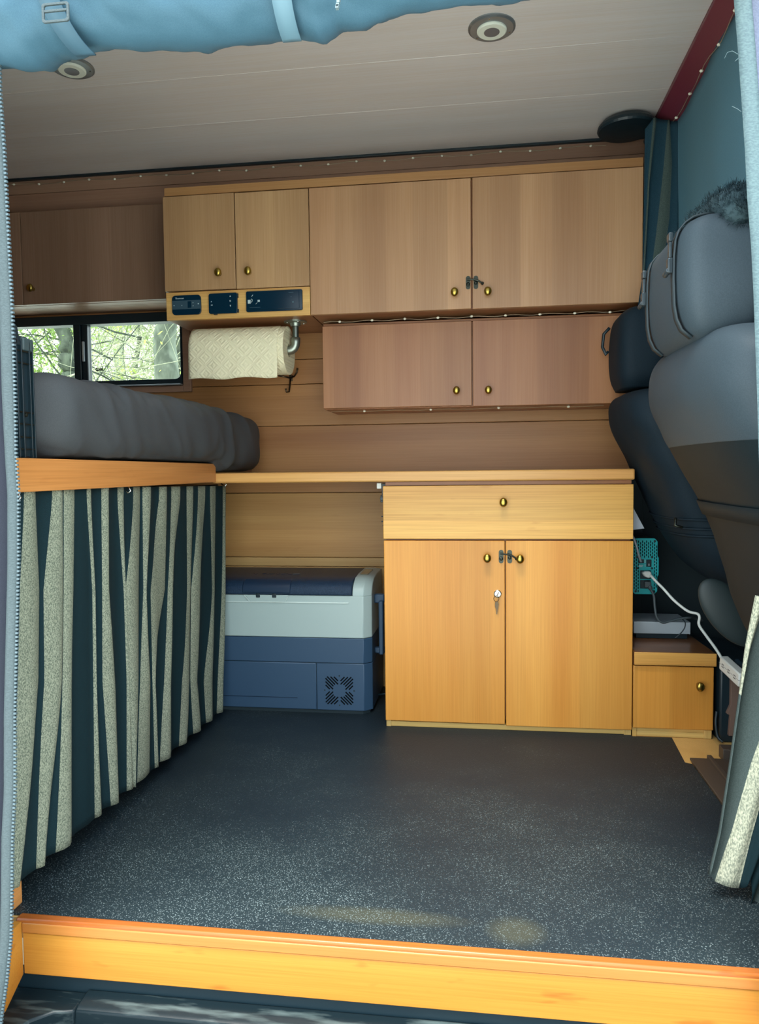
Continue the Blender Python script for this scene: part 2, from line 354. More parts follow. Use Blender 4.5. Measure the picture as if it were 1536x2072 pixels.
# ceiling: long panels, with a roof vent opening near the door
ce = thing('ceiling', (0, 1.9, 1.875), kind='structure')
VX0, VX1, VY0, VY1 = -.75, .35, 1.27, 1.56
for b in ((-1.9, VX0, 1.20, 1.60), (VX1, .535, 1.20, 1.60), (VX0, VX1, 1.20, VY0), (VX0, VX1, VY1, 1.60)):
    box('panel', (b[0], b[1], b[2], b[3], 1.87, 1.882), W['ceil'], ce, 0)
for y0, y1 in ((1.6, 1.992), (1.992, 2.254), (2.254, 2.562)):
    box('panel', (-1.9, .535, y0+.0004, y1-.0004, 1.87, 1.882), W['ceil'], ce, .0008)
for b in ((-1.93, VX0, 1.10, 2.72), (VX1, 1.33, 1.10, 2.72), (VX0, VX1, 1.10, VY0), (VX0, VX1, VY1, 2.72)):
    box('roof_skin', (b[0], b[1], b[2], b[3], 1.93, 1.95), BLKR, ce, 0)
MB().box(VX0-.02, VX0, VY0-.02, VY1+.02, 1.865, 1.95).box(VX1, VX1+.02, VY0-.02, VY1+.02, 1.865, 1.95)\
    .box(VX0, VX1, VY0-.02, VY0, 1.865, 1.95).box(VX0, VX1, VY1, VY1+.02, 1.865, 1.95).build('vent_frame', WHITE, ce, .002)
# fascia between ceiling and cabinets
fa = thing('trim_1', (0, 2.57, 1.75), kind='structure')
box('upper_board', (-1.9, .535, 2.562, 2.58, 1.8165, 1.882), W['fasc'], fa, .001)
box('lower_board', (-1.9, .535, 2.562, 2.58, 1.60, 1.8155), W['fasc'], fa, .001)
box('edge_strip', (-1.9, .535, 2.548, 2.562, 1.862, 1.8695), BLK, fa, .001)
# maroon edge of the ceiling over the cab
MB().prism([(.535, 1.872), (.535, 1.86), (.588, 1.815), (.60, 1.82), (.60, 1.872)], 'Y', 1.2, 2.45).build('trim_2', W['maroon'], None, .002)
tag(bpy.data.objects['trim_2'], kind='structure')
# outside ground, made near white to bounce light up into the van
def groundmat():
    return cloth('pale_bounce_ground', (226, 226, 216), (200, 202, 190), 3, .95, .5)
gr = MB().box(-60, 60, -60, 60, -.62, -.55).build('ground', groundmat()); tag(gr, kind='structure')

# ------------------------------------------------------------------ window
wn = thing('window_1', (-1.48, 2.69, 1.13), kind='structure')
def rrect(x0, x1, z0, z1, r, n=6):
    pts = []
    for cx, cz, a0 in ((x1-r, z1-r, 0), (x0+r, z1-r, 90), (x0+r, z0+r, 180), (x1-r, z0+r, 270)):
        for i in range(n+1):
            a = math.radians(a0+90*i/n); pts.append((cx+r*math.cos(a), cz+r*math.sin(a)))
    return pts
def ringframe(mb, outer, inner, y0, y1):
    n = len(outer); P = lambda p, y: (p[0], y, p[1])
    vs = [P(p, y0) for p in outer]+[P(p, y0) for p in inner]+[P(p, y1) for p in outer]+[P(p, y1) for p in inner]
    fs = []
    for i in range(n):
        j = (i+1) % n
        fs += [(i, j, n+j, n+i), (2*n+i, 3*n+i, 3*n+j, 2*n+j), (i, 2*n+i, 2*n+j, j), (n+i, n+j, 3*n+j, 3*n+i)]
    mb.add(vs, fs)
ZB, ZT = 1.149, 1.362
f = MB(); ringframe(f, rrect(-1.838, -1.098, 1.127, 1.397, .012), rrect(-1.80, -1.105, ZB, ZT, .022), 2.665, 2.715); f.build('frame', BLK, wn, .002)
box('centre_mullion', (-1.530, -1.502, 2.668, 2.712, ZB-.002, ZT+.002), BLK, wn, .002)
box('slider_stile', (-1.5015, -1.478, 2.676, 2.708, ZB-.002, ZT+.002), BLK, wn, .003)
box('slider_handle', (-1.498, -1.489, 2.670, 2.677, 1.225, 1.300), SILVER, wn, .0015)
box('pane', (-1.80, -1.532, 2.700, 2.703, ZB-.001, ZT+.001), GLASS, wn, 0)
box('pane', (-1.478, -1.100, 2.694, 2.697, ZB-.001, ZT+.001), GLASS, wn, 0)
box('sill_lip', (-1.838, -1.098, 2.640, 2.665, 1.124, 1.1285), SILVER, wn, .001)
text('glass_mark', 'GW', .0175, (-1.457, 2.6925, 1.190), FACE, INK, wn, bold=.0008)
text('glass_mark', 'G', .0175, (-1.547, 2.6985, 1.190), FACE, INK, wn, bold=.0008)
cs = MB()
for b in ((-1.096, -1.066, 1.10, 1.42), (-1.86, -1.096, 1.10, 1.123)):
    cs.box(b[0], b[1], 2.664, 2.68, b[2], b[3])
cs.build('casing', W['fasc'], wn, .002)

# ------------------------------------------------------------------ trees seen through the window
BARK = cloth('grey_bark', (112, 118, 104), (72, 78, 68), 14, .95, .6, (1, 1, .3))
BARKD = cloth('dark_bark', (84, 92, 78), (58, 64, 56), 20, .95, .6, (1, 1, .3))
TWIG = cloth('pale_twig_bark', (176, 178, 150), (140, 144, 118), 20, .95, .3)
LEAFM = cloth('spring_leaf', (196, 212, 110), (140, 168, 76), 4, .7, 0)
_b = LEAFM.node_tree.nodes['Principled BSDF']; _b.inputs['Transmission Weight'].default_value = 0
def leafmat(name, c):
    m = bpy.data.materials.new(name); m.use_nodes = True; n = m.node_tree; n.nodes.clear()
    o = n.nodes.new('ShaderNodeOutputMaterial'); d = n.nodes.new('ShaderNodeBsdfDiffuse'); t = n.nodes.new('ShaderNodeBsdfTranslucent'); x = n.nodes.new('ShaderNodeMixShader')
    d.inputs[0].default_value = s2l(c); t.inputs[0].default_value = s2l((min(255, c[0]+20), min(255, c[1]+25), c[2])); x.inputs[0].default_value = .55
    n.links.new(d.outputs[0], x.inputs[1]); n.links.new(t.outputs[0], x.inputs[2]); n.links.new(x.outputs[0], o.inputs[0]); return m
LEAFA = leafmat('spring_leaf_yellow_green', (168, 184, 104)); LEAFB = leafmat('spring_leaf_green', (128, 150, 92))
def tree(name, base_pts, rad, label, bark, nbr, nleaf, zone, leafm, brr=.012, seed=1, group=None):
    rg = random.Random(seed); b = Vector(base_pts[0])
    t = thing(name, b, label, 'tree', group)
    pts = [Vector(p) for p in base_pts]
    fine = []
    for i in range(len(pts)-1):
        for k in range(5): fine.append(pts[i].lerp(pts[i+1], k/5)+Vector((rg.uniform(-1, 1), rg.uniform(-1, 1), 0))*rad*.35)
    fine.append(pts[-1])
    MB().tube(fine, [rad*(1-.55*i/len(fine)) for i in range(len(fine))], 10).build('trunk', bark, t, smooth=True)
    br = MB(); lf = MB()
    for i in range(int(nbr*3.2)):
        c = Vector((rg.uniform(*zone[0]), rg.uniform(*zone[1]), rg.uniform(*zone[2])))
        d = Vector((rg.uniform(-1, 1), rg.uniform(-.3, .3), rg.uniform(-.2, 1.1))).normalized(); L_ = rg.uniform(.5, 1.6); q = c-d*L_/2; ps = []
        cur = Vector((rg.uniform(-1, 1), rg.uniform(-.4, .4), rg.uniform(-1, 1)))*.35
        for k in range(9):
            ps.append(q.copy()); d = (d+cur*.28+Vector((rg.uniform(-1, 1), rg.uniform(-1, 1), rg.uniform(-1, 1)))*.14).normalized(); q = q+d*L_/8
        r = brr*rg.choice((.22, .25, .3, .35, .45, .8)); br.tube(ps, [r*(1-.6*k/8) for k in range(9)], 4, cap=False)
    o = br.build('branches', [TWIG if seed % 2 else bark][0], t, smooth=True); o['kind'] = 'stuff'
    for i in range(int(nleaf*2)):
        c = Vector((rg.uniform(*zone[0]), rg.uniform(*zone[1]), rg.uniform(*zone[2])))
        if noise.noise(c*1.9) < -.08: continue
        a = Vector((rg.uniform(-1, 1), rg.uniform(-1, 1), rg.uniform(-1, 1))).normalized(); bb = a.orthogonal().normalized()
        s_ = rg.uniform(.010, .026); lf.add([c-a*s_, c+bb*s_*.5, c+a*s_, c-bb*s_*.5], [(0, 1, 2, 3)])
    o = lf.build('leaves', leafm, t); o['kind'] = 'stuff'
    return t
def wdir(px, Y): return (px-971)/1499*Y
tree('tree', [(wdir(322, 4.4), 4.4, -.55), (wdir(318, 4.4), 4.4, 1.3), (wdir(316, 4.4), 4.4, 1.8), (wdir(330, 4.4), 4.45, 2.6), (-1.8, 4.5, 4)], .088,
     'thick pale trunked tree seen through the right window pane', BARK, 8, 60, ((-2.5, -1.7), (4.1, 4.25), (1.0, 3.0)), LEAFA, .008, 1)
tree('tree', [(-2.75, 5, -.55), (-2.9, 5, 1.2), (wdir(104, 5), 5, 1.45), (wdir(100, 5), 5, 1.62), (wdir(84, 5), 5, 1.80), (wdir(55, 5), 5, 2.1), (-3.3, 5, 3)], .075,
     'slender dark tree with a curved stem in the left window pane', BARKD, 90, 2600, ((-3.9, -2.7), (4.95, 5.1), (.9, 3.0)), LEAFB, .009, 2)
tree('tree', [(-2.45, 6, -.55), (wdir(352, 6), 6, 1.5), (wdir(346, 6), 6, 1.75), (wdir(350, 6), 6.1, 2.1), (-2.4, 6.2, 3.5)], .05,
     'thin dark leaning tree beside the thick pale trunk', BARKD, 120, 2200, ((-3.3, -2.0), (6.0, 6.15), (1.0, 3.2)), LEAFA, .011, 3)
tree('tree', [(wdir(250, 7.2), 7.2, -.55), (wdir(240, 7.2), 7.2, 1.5), (wdir(262, 7.2), 7.2, 2.2), (wdir(240, 7.2), 7.25, 4)], .035,
     'thin bushy sapling in the middle of the right window pane', BARK, 150, 3000, ((-3.9, -2.5), (7.1, 7.3), (.9, 3.2)), LEAFB, .009, 5)
tree('tree', [(wdir(150, 9), 9, -.55), (wdir(146, 9), 9, 2.5), (wdir(150, 9), 9, 5)], .045,
     'straight pale tree standing far back behind the left window pane', BARK, 160, 6500, ((-7.2, -4.2), (9.2, 10.5), (.6, 4.0)), LEAFA, .014, 7)
tree('tree', [(wdir(215, 13), 13, -.55), (wdir(212, 13), 13, 4), (wdir(216, 13), 13, 7)], .12,
     'distant leafy tree closing the view behind the others', BARK, 200, 12000, ((-10.5, -4.0), (12, 14.5), (.2, 5.0)), LEAFB, .02, 9)

# ------------------------------------------------------------------ knobs, latches
def knob_mesh():
    mb = MB(); mb.lathe([(.006, 0), (.0055, .006), (.005, .010), (.009, .014), (.0115, .019), (.0118, .023), (.0095, .0275), (.005, .0295), (.001, .030)], (0, 0, 0), (0, -1, 0), 20)
    mb.v = [(x, y, z*1.18) for x, y, z in mb.v]
    o = mb.build('knob', BRASS, None, smooth=True); me = o.data; bpy.data.objects.remove(o); return me
KN = knob_mesh()
def knob(parent, x, y, z, s=1):
    o = bpy.data.objects.new('knob', KN); COL.objects.link(o); o.parent = parent
    o.location = Vector((x, y, z))-ORG[parent.name]; o.scale = (s, s, s); return o
def swing_latch(parentL, parentR, xl, xr, y, z):
    """small antique swing-arm latch: catch plate on the left door, arm plate on the right door"""
    a = MB().prism(rrect(xl-.007, xl+.007, z-.020, z+.020, .0065), 'Y', y-.002, y)
    a.lathe([(.0045, 0), (.0055, .004), (.0055, .008), (.002, .010)], (xl, y-.002, z-.006), (0, -1, 0), 12)
    a.build('latch_catch', DKMET, parentL, smooth=False)
    b = MB().prism(rrect(xr-.007, xr+.007, z-.020, z+.020, .0065), 'Y', y-.002, y)
    b.lathe([(.0045, 0), (.005, .006), (.002, .008)], (xr, y-.002, z-.003), (0, -1, 0), 12)
    b.tube([(xl-.003, y-.008, z+.009), (xr-.005, y-.0085, z+.007), (xr+.008, y-.009, z+.003), (xr+.019, y-.009, z-.005)], [.0022, .0025, .0025, .003], 8)
    b.lathe([(.003, 0), (.0048, .002), (.0048, .005), (.001, .008)], (xr+.020, y-.006, z-.006), (0, -1, 0), 12)
    b.build('latch_arm', DKMET, parentR)

# ------------------------------------------------------------------ base cabinet
YB = 2.25
bc = thing('base_cabinet', (.075, 2.45, 0), 'two-door lower cabinet with one wide drawer, under the counter', 'cabinet')
MB().box(-.288, -.270, YB+.02, 2.679, .02, .763).box(.424, .442, YB+.02, 2.679, .02, .763).box(-.270, .424, YB+.05, 2.679, .02, .04)\
    .box(-.270, .424, 2.62, 2.63, .04, .763).box(-.270, .424, YB+.021, YB+.05, .57, .60).box(-.288, .442, YB+.012, YB+.03, .752, .763).box(.055, .095, YB+.021, YB+.04, .04, .57).build('carcass', W['caseX'], bc)
dw = MB().box(-.295, .4465, YB, YB+.019, .5885, .751).build('drawer_front', W['drawX'], bc, .002); knob(dw, .069, YB, .700)
dl = MB().box(-.2935, .0735, YB, YB+.019, .021, .5835).build('door', W['baseZ'], bc, .002); knob(dl, .021, YB, .533)
dr = MB().box(.0765, .4470, YB, YB+.019, .017, .5835).build('door', W['baseZ'], bc, .002); knob(dr, .118, YB, .531)
swing_latch(dl, dr, .0625, .0880, YB, .536)
lk = MB().lathe([(.0115, 0), (.0115, .003), (.009, .005), (.003, .0052)], (.052, YB, .423), (0, -1, 0), 20); lk.build('lock', CHROME, dl)
ky = MB()
ky.obox((.052, YB-.010, .423), (.0012, 0, 0), (0, .006, 0), (.003, 0, .006))
ky.tube([(.052+.008*math.cos(a)-.004, YB-.009, .409+.008*math.sin(a)) for a in [i*2*PI/16 for i in range(17)]], .0008, 6)
ky.prism([(.044, .398), (.052, .401), (.055, .392), (.053, .380), (.0515, .376), (.0505, .362), (.048, .362), (.0475, .376), (.044, .384)], 'Y', YB-.010, YB-.0085)
ky.build('keys', BRONZE, dl)
MB().box(-.292, .446, YB+.012, YB+.03, 0, .016).build('bottom_rail', W['pineX'], bc, .001)
MB().box(-.292, -.277, YB+.008, YB+.03, 0, .0195).box(.425, .446, YB+.006, YB+.03, 0, .0165).split('bottom_block', W['pineZ'], bc, bevel=.001)
hb = MB().box(-.302, -.289, YB+.03, YB+.06, .700, .758).box(-.305, -.289, YB+.02, YB+.04, .700, .722); hb.tube([(-.30, YB+.02, .712), (-.30, YB+.012, .712)], .006, 12)
hb.build('flap_bracket', BLK, bc, .001)
MB().box(-.318, -.303, YB+.03, YB+.05, .742, .760).build('bracket_clip', WHITE, bc, .002)
h2 = MB().box(-.297, -.289, YB+.02, YB+.05, .628, .656); h2.tube([(-.304, YB+.03, .656), (-.289, YB+.03, .656)], .002, 8).tube([(-.304, YB+.03, .640), (-.289, YB+.03, .640)], .002, 8).tube([(-.300, YB+.03, .628), (-.289, YB+.03, .628)], .002, 8); h2.build('flap_catch', BLK, bc)

# counter
ct = MB().box(-.835, .4475, 2.238, 2.679, .764, .796).build('countertop', W['counterX'], None, .005, loc=(0, 2.45, .764), seg=3)
tag(ct, 'long pale wood countertop running above the lower cabinet and the cooler', 'counter')

# right step cabinet
sc_ = thing('step_cabinet', (.56, 2.42, 0), 'small low wooden step cabinet with one door, right of the large lower cabinet', 'cabinet')
MB().box(.452, .470, YB+.02, 2.60, 0.018, .216).box(.655, .672, YB+.02, 2.60, .018, .216).box(.47, .655, 2.58, 2.60, .018, .216).build('carcass', W['caseX'], sc_)
MB().prism([(.450, 2.243), (.681, 2.243), (.681, 2.30), (.672, 2.60), (.450, 2.60)], 'Z', .2175, .256).build('step_top', W['stepY'], sc_, .004)
MB().box(.450, .6812, 2.2395, 2.2432, .2178, .2555).build('edge_band', W['drawX'], sc_, .001)
sd = MB().box(.4500, .6775, YB, YB+.019, .0245, .2125).build('door', W['baseZ'], sc_, .002); knob(sd, .634, YB, .160)
MB().box(.4495, .675, YB+.012, YB+.03, -.004, .012).box(.4495, .675, YB+.014, YB+.03, .012, .0235).build('bottom_rail', W['pineX'], sc_, .001)
MB().box(.4495, .462, YB+.008, YB+.03, -.004, .024).box(.655, .676, YB+.008, YB+.03, -.004, .024).split('bottom_block', W['pineZ'], sc_, bevel=.001)

# ------------------------------------------------------------------ upper cabinets
YU = 2.36
uc = thing('overhead_cabinet', (-.02, 2.5, 1.3), 'large overhead cabinet with two wide doors and brass knobs', 'cabinet')
MB().box(-.535, .486, YU+.02, 2.561, 1.302, 1.700).box(-.535, .486, 2.56, 2.679, 1.302, 1.598).build('carcass', W['caseX'], uc, .001)
d1 = MB().box(-.5365, -.0255, YU, YU+.019, 1.2995, 1.6975).build('door', W['doorZ'], uc, .0015); knob(d1, -.076, YU, 1.348)
d2 = MB().box(-.0205, .4885, YU, YU+.019, 1.2985, 1.6985).build('door', W['doorZ'], uc, .0015); knob(d2, .026, YU, 1.346)
swing_latch(d1, d2, -.0345, -.0105, YU, 1.379)
MB().box(-1.021, .4885, YU+.004, YU+.03, 1.7015, 1.728).build('top_rail', W['upX'], uc, .001)
dc = thing('overhead_cabinet', (-.78, 2.5, 1.3), 'small overhead cabinet with two square doors above a panel of black controls', 'cabinet')
MB().box(-1.020, -.5375, YU+.02, 2.561, 1.301, 1.700).box(-1.020, -.5375, 2.56, 2.679, 1.301, 1.598).build('carcass', W['caseX'], dc, .001)
e1 = MB().box(-1.0255, -.7840, YU, YU+.019, 1.3940, 1.6985).build('door', W['devZ'], dc, .0015); knob(e1, -.836, YU, 1.443)
e2 = MB().box(-.7815, -.5385, YU, YU+.019, 1.3925, 1.6970).build('door', W['devZ'], dc, .0015); knob(e2, -.736, YU, 1.443)
MB().box(-1.023, -.5385, YU+.002, YU+.019, 1.300, 1.3905).build('control_board', W['counterX'], dc, .0015)
YP = YU+.002
p1 = MB().prism(rrect(-1.001, -.9015, 1.3155, 1.379, .012), 'Y', YP-.006, YP).build('heater_control', GLASSY, dc, .0015)
box('display_band', (-.9995, -.903, YP-.0072, YP-.006, 1.3335, 1.3615), base('slate_band', (52, 78, 92), .4), p1, 0)
box('display', (-.946, -.934, YP-.0082, YP-.0071, 1.337, 1.358), GLASSY, p1, 0)
text('lettering', 'Thomssat', .0075, (-.989, YP-.0064, 1.3665), FACE, PRINT, p1)
MB().lathe([(.0022, 0), (.0015, .002)], (-.910, YP-.0072, 1.349), (0, -1, 0), 10).lathe([(.0018, 0), (.0012, .002)], (-.993, YP-.0072, 1.346), (0, -1, 0), 10)\
    .lathe([(.0014, 0), (.001, .001)], (-.928, YP-.0072, 1.353), (0, -1, 0), 10).lathe([(.0014, 0), (.001, .001)], (-.928, YP-.0072, 1.343), (0, -1, 0), 10).lathe([(.0012, 0), (.001, .001)], (-.966, YP-.0072, 1.346), (0, -1, 0), 10).split('button', PRINT, p1)
p2 = MB().prism(rrect(-.874, -.7775, 1.314, 1.3795, .007), 'Y', YP-.010, YP).build('solar_display', GLASSY, dc, .0015)
MB().box(-.7775, -.7755, YP-.008, YP, 1.364, 1.377).box(-.7775, -.7745, YP-.008, YP, 1.316, 1.327).box(-.858, -.848, YP-.008, YP, 1.3115, 1.3145).split('mounting_tab', BLK, p2)
g2 = MB()
g2.prism([(-.8025, 1.366), (-.7985, 1.366), (-.8005, 1.371)], 'Y', YP-.0106, YP-.0098).prism([(-.8025, 1.340), (-.7985, 1.340), (-.8005, 1.334)], 'Y', YP-.0106, YP-.0098)
g2.box(-.866, -.860, YP-.0106, YP-.0098, 1.341, 1.343).obox((-.8645, YP-.0102, 1.353), (.0012, 0, .0014), (0, .0004, 0), (-.0007, 0, .0007))
ringframe(g2, [(x, z) for x, z in rrect(-.803, -.798, 1.3505, 1.3555, .0024)], [(x, z) for x, z in rrect(-.802, -.799, 1.3515, 1.3545, .0014)], YP-.0106, YP-.0098)
tag(g2.build('symbols', PRINT, p2), kind='stuff')
p3 = MB().prism(rrect(-.7485, -.562, 1.3155, 1.3815, .005), 'Y', YP-.008, YP).build('car_stereo', GLASSY, dc, .0015)
box('faceplate', (-.742, -.572, YP-.0100, YP-.0078, 1.321, 1.376), GLASSY, p3, .001)
g3 = MB().box(-.741, -.732, YP-.0125, YP-.0098, 1.3415, 1.353).box(-.7085, -.7015, YP-.012, YP-.0098, 1.346, 1.352).obox((-.7265, YP-.0102, 1.3665), (.0025, 0, .0028), (0, .0004, 0), (-.0005, 0, .0005))
g3.obox((-.713, YP-.0102, 1.3415), (.003, 0, .0025), (0, .0003, 0), (-.0003, 0, .0004)); g3.tube([(-.730, YP-.011, 1.345), (-.7265, YP-.012, 1.349), (-.7265, YP-.011, 1.354), (-.730, YP-.011, 1.356)], .0009, 6)
g3.split('jack', PRINT, p3)
MB().box(-.606, -.590, YP-.0106, YP-.0098, 1.3715, 1.3722).box(-.736, -.700, YP-.0106, YP-.0098, 1.329, 1.3295).lathe([(.0012, 0), (.0012, .001)], (-.598, YP-.010, 1.358), (0, -1, 0), 8)\
    .lathe([(.0026, 0), (.002, .002)], (-.592, YP-.010, 1.341), (0, -1, 0), 12).split('stereo_mark', DIMPRINT, p3)
# long left cabinet above the window
lc = thing('overhead_cabinet', (-1.4, 2.58, 1.4), 'dim overhead cabinet with one wide door above the window', 'cabinet')
MB().box(-1.88, -1.030, 2.519, 2.561, 1.404, 1.729).box(-1.88, -1.030, 2.561, 2.679, 1.404, 1.598).build('carcass', W['leftZ'], lc, .001)
e3 = MB().box(-1.620, -1.032, 2.50, 2.518, 1.405, 1.730).build('door', W['leftZ'], lc, .0015); knob(e3, -1.579, 2.50, 1.459)
MB().box(-1.88, -1.622, 2.50, 2.518, 1.405, 1.730).build('side_panel', W['leftZ'], lc, .0015)
# lower wall cabinets
wc = thing('wall_cabinet', (-.02, 2.56, 1.0), 'long shallow wall cabinet with two doors below the large overhead cabinet', 'cabinet')
MB().box(-.515, .474, 2.46, 2.679, 1.004, 1.278).build('carcass', W['caseX'], wc, .001)
MB().box(-.515, .474, 2.45, 2.679, 1.2785, 1.2865).build('top_board', W['caseX'], wc, .001)
f1 = MB().box(-.5165, -.0255, 2.44, 2.459, 1.0065, 1.2775).build('door', W['wallZ'], wc, .0015); knob(f1, -.074, 2.44, 1.054, .95)
f2 = MB().box(-.0215, .4755, 2.44, 2.459, 1.0035, 1.2775).build('door', W['wallZ'], wc, .0015); knob(f2, .028, 2.44, 1.053, .95)

# ------------------------------------------------------------------ string lights
def string_lights(pts, label, n, loc):
    t = thing('string_lights', loc, label, 'fairy lights')
    MB().tube(pts, .0011, 5, cap=False).build('wire', WIREM, t)
    b = MB(); b.lathe([(.0008, -.005), (.0034, -.003), (.0040, 0), (.0034, .003), (.0008, .005)], (0, 0, 0), (1, 0, 0), 8)
    first = None; total = len(pts)-1
    for i in range(n):
        u = (i+.5)/n*total; k = int(u); p = Vector(pts[k]).lerp(Vector(pts[min(k+1, total)]), u-k)
        if first is None:
            first = b.build('bulb', BULB, t, smooth=True); first.data.transform(Matrix.Translation(ORG[t.name])); first.location = p-ORG[t.name]
        else:
            o = first.copy(); COL.objects.link(o); o.parent = t; o.location = p-ORG[t.name]
string_lights([(-1.72+2.13*i/60, 2.552-.004*math.sin(i*1.7)**2, 1.846+.003*math.sin(i*.9)) for i in range(61)], 'thin string of fairy lights along the top of the wall under the ceiling', 22, (-.6, 2.55, 1.846))
string_lights([(-.510+.97*i/40, 2.432, 1.2885+.002*math.sin(i*1.3)) for i in range(41)], 'thin string of fairy lights between the large overhead cabinet and the shallow one', 9, (0, 2.43, 1.288))
string_lights([(-.50+.90*i/30, 2.50, 1.0005+.001*math.sin(i*1.1)) for i in range(31)], 'thin string of fairy lights under the shallow wall cabinet', 4, (0, 2.50, 1.0))
string_lights([(.572+.003*math.sin(i*.8), 1.25+1.13*i/30, 1.818+.004*math.sin(i*1.3)) for i in range(31)], 'thin string of fairy lights along the top of the black cab curtain', 9, (.57, 1.8, 1.82))

# ------------------------------------------------------------------ ceiling lights
def puck(x, y, label):
    t = thing('ceiling_light', (x, y, 1.87), label, 'ceiling light', 'round ceiling lights')
    MB().lathe([(.057, 0), (.057, .003), (.052, .006), (.036, .007), (.036, .004)], (x, y, 1.87), (0, 0, -1), 40).build('bezel', base('satin_bezel', (142, 148, 152), .3, .7), t, smooth=False)
    MB().lathe([(.036, .0042), (.036, .010), (.033, .0125), (.019, .0125), (.019, .0118)], (x, y, 1.87), (0, 0, -1), 40).build('diffuser', DIFF, t)
    MB().lathe([(.0188, .010), (.0188, .013), (.002, .0135)], (x, y, 1.87), (0, 0, -1), 32).build('centre_disc', base('grey_disc', (120, 122, 128), .3, .5), t)
    for a in (20, 140, 262):
        c = (x+.046*math.cos(math.radians(a)), y+.046*math.sin(math.radians(a)), 1.8645)
        MB().lathe([(.003, 0), (.0024, .002), (.0005, .0026)], c, (0, 0, -1), 10).build('screw', CHROME, t)
puck(.032, 1.883, 'round ceiling light with a white ring, right of the rolled door cloth')
puck(-1.063, 1.891, 'round ceiling light with a white ring, half under the strap of the rolled door cloth')

# black round speaker at the ceiling corner
sp = thing('ceiling_speaker', (.452, 2.43, 1.87), 'black round dish-shaped speaker at the ceiling corner above the overhead cabinet', 'speaker')
MB().lathe([(.060, 0), (.076, .006), (.086, .018), (.088, .027), (.084, .033), (.05, .036), (.01, .037)], (.452, 2.43, 1.868), (0, 0, -1), 40).build('dish', BLK, sp, smooth=False)
MB().obox((.53, 2.47, 1.80), (.012, 0, -.03), (0, .02, 0), (.006, 0, .004)).build('bracket', BLK, sp, .004)

# ------------------------------------------------------------------ paper towel and holder
ph = thing('towel_holder', (-.615, 2.46, 1.30), 'galvanised pipe holder screwed under the small overhead cabinet', 'holder')
MB().lathe([(.038, 0), (.038, .004), (.018, .006), (.016, .016), (.0135, .016)], (-.612, 2.46, 1.3005), (0, 0, -1), 28).build('flange', GALV, ph)
for a in (30, 120, 210, 300):
    MB().lathe([(.003, 0), (.002, .002)], (-.612+.029*math.cos(math.radians(a)), 2.46+.029*math.sin(math.radians(a)), 1.2963), (0, 0, -1), 8).build('screw', CHROME, ph)
MB().lathe([(.0105, 0), (.0105, .052)], (-.612, 2.46, 1.286), (0, 0, -1), 20).build('nipple', base('threaded_steel', (110, 118, 112), .35, .9), ph)
el = [(-.612, 2.46, 1.247), (-.612, 2.46, 1.232), (-.613, 2.46, 1.222), (-.618, 2.46, 1.213), (-.626, 2.46, 1.207), (-.638, 2.46, 1.205), (-.655, 2.46, 1.205)]
MB().tube(el, [.0150, .0150, .0145, .0145, .0145, .0150, .0150], 20).build('elbow', GALV, ph, smooth=True)
MB().tube([(-.655, 2.46, 1.205), (-.955, 2.46, 1.205)], .0105, 16).build('bar', GALV, ph)
pt = thing('paper_towel_roll', (-.79, 2.46, 1.205), 'cream embossed paper towel roll on the pipe holder', 'paper towel')
def towelmat():
    m = base('embossed_paper', (238, 230, 196), .95, spec=.1); b = m.node_tree.nodes['Principled BSDF']
    v = N(m, 'ShaderNodeTexWave'); v.wave_type = 'RINGS'; v.rings_direction = 'SPHERICAL'; v.inputs['Scale'].default_value = 1.2
    t = N(m, 'ShaderNodeTexCoord'); mp = N(m, 'ShaderNodeMapping'); mp.inputs['Rotation'].default_value = (0, PI/4, 0); mp.inputs['Scale'].default_value = (26, 26, 26)
    L(m, t.outputs['Object'], mp.inputs[0])
    fr = N(m, 'ShaderNodeVectorMath'); fr.operation = 'FRACTION'; L(m, mp.outputs[0], fr.inputs[0])
    sb = N(m, 'ShaderNodeVectorMath'); sb.operation = 'SUBTRACT'; sb.inputs[1].default_value = (.5, .5, .5); L(m, fr.outputs[0], sb.inputs[0])
    ab = N(m, 'ShaderNodeVectorMath'); ab.operation = 'ABSOLUTE'; L(m, sb.outputs[0], ab.inputs[0])
    se = N(m, 'ShaderNodeSeparateXYZ'); L(m, ab.outputs[0], se.inputs[0])
    mx = N(m, 'ShaderNodeMath'); mx.operation = 'MAXIMUM'; L(m, se.outputs['X'], mx.inputs[0]); L(m, se.outputs['Z'], mx.inputs[1])
    sn = N(m, 'ShaderNodeMath'); sn.operation = 'MULTIPLY'; sn.inputs[1].default_value = 25; L(m, mx.outputs[0], sn.inputs[0])
    s2 = N(m, 'ShaderNodeMath'); s2.operation = 'SINE'; L(m, sn.outputs[0], s2.inputs[0])
    bp = N(m, 'ShaderNodeBump'); bp.inputs['Strength'].default_value = .55; bp.inputs['Distance'].default_value = .0012
    L(m, s2.outputs[0], bp.inputs['Height']); L(m, bp.outputs[0], b.inputs['Normal']); return m
TW = towelmat()
x0, x1, cy_, cz_, rt = -.958, -.636, 2.46, 1.205, .080
rl = MB(); n = 48
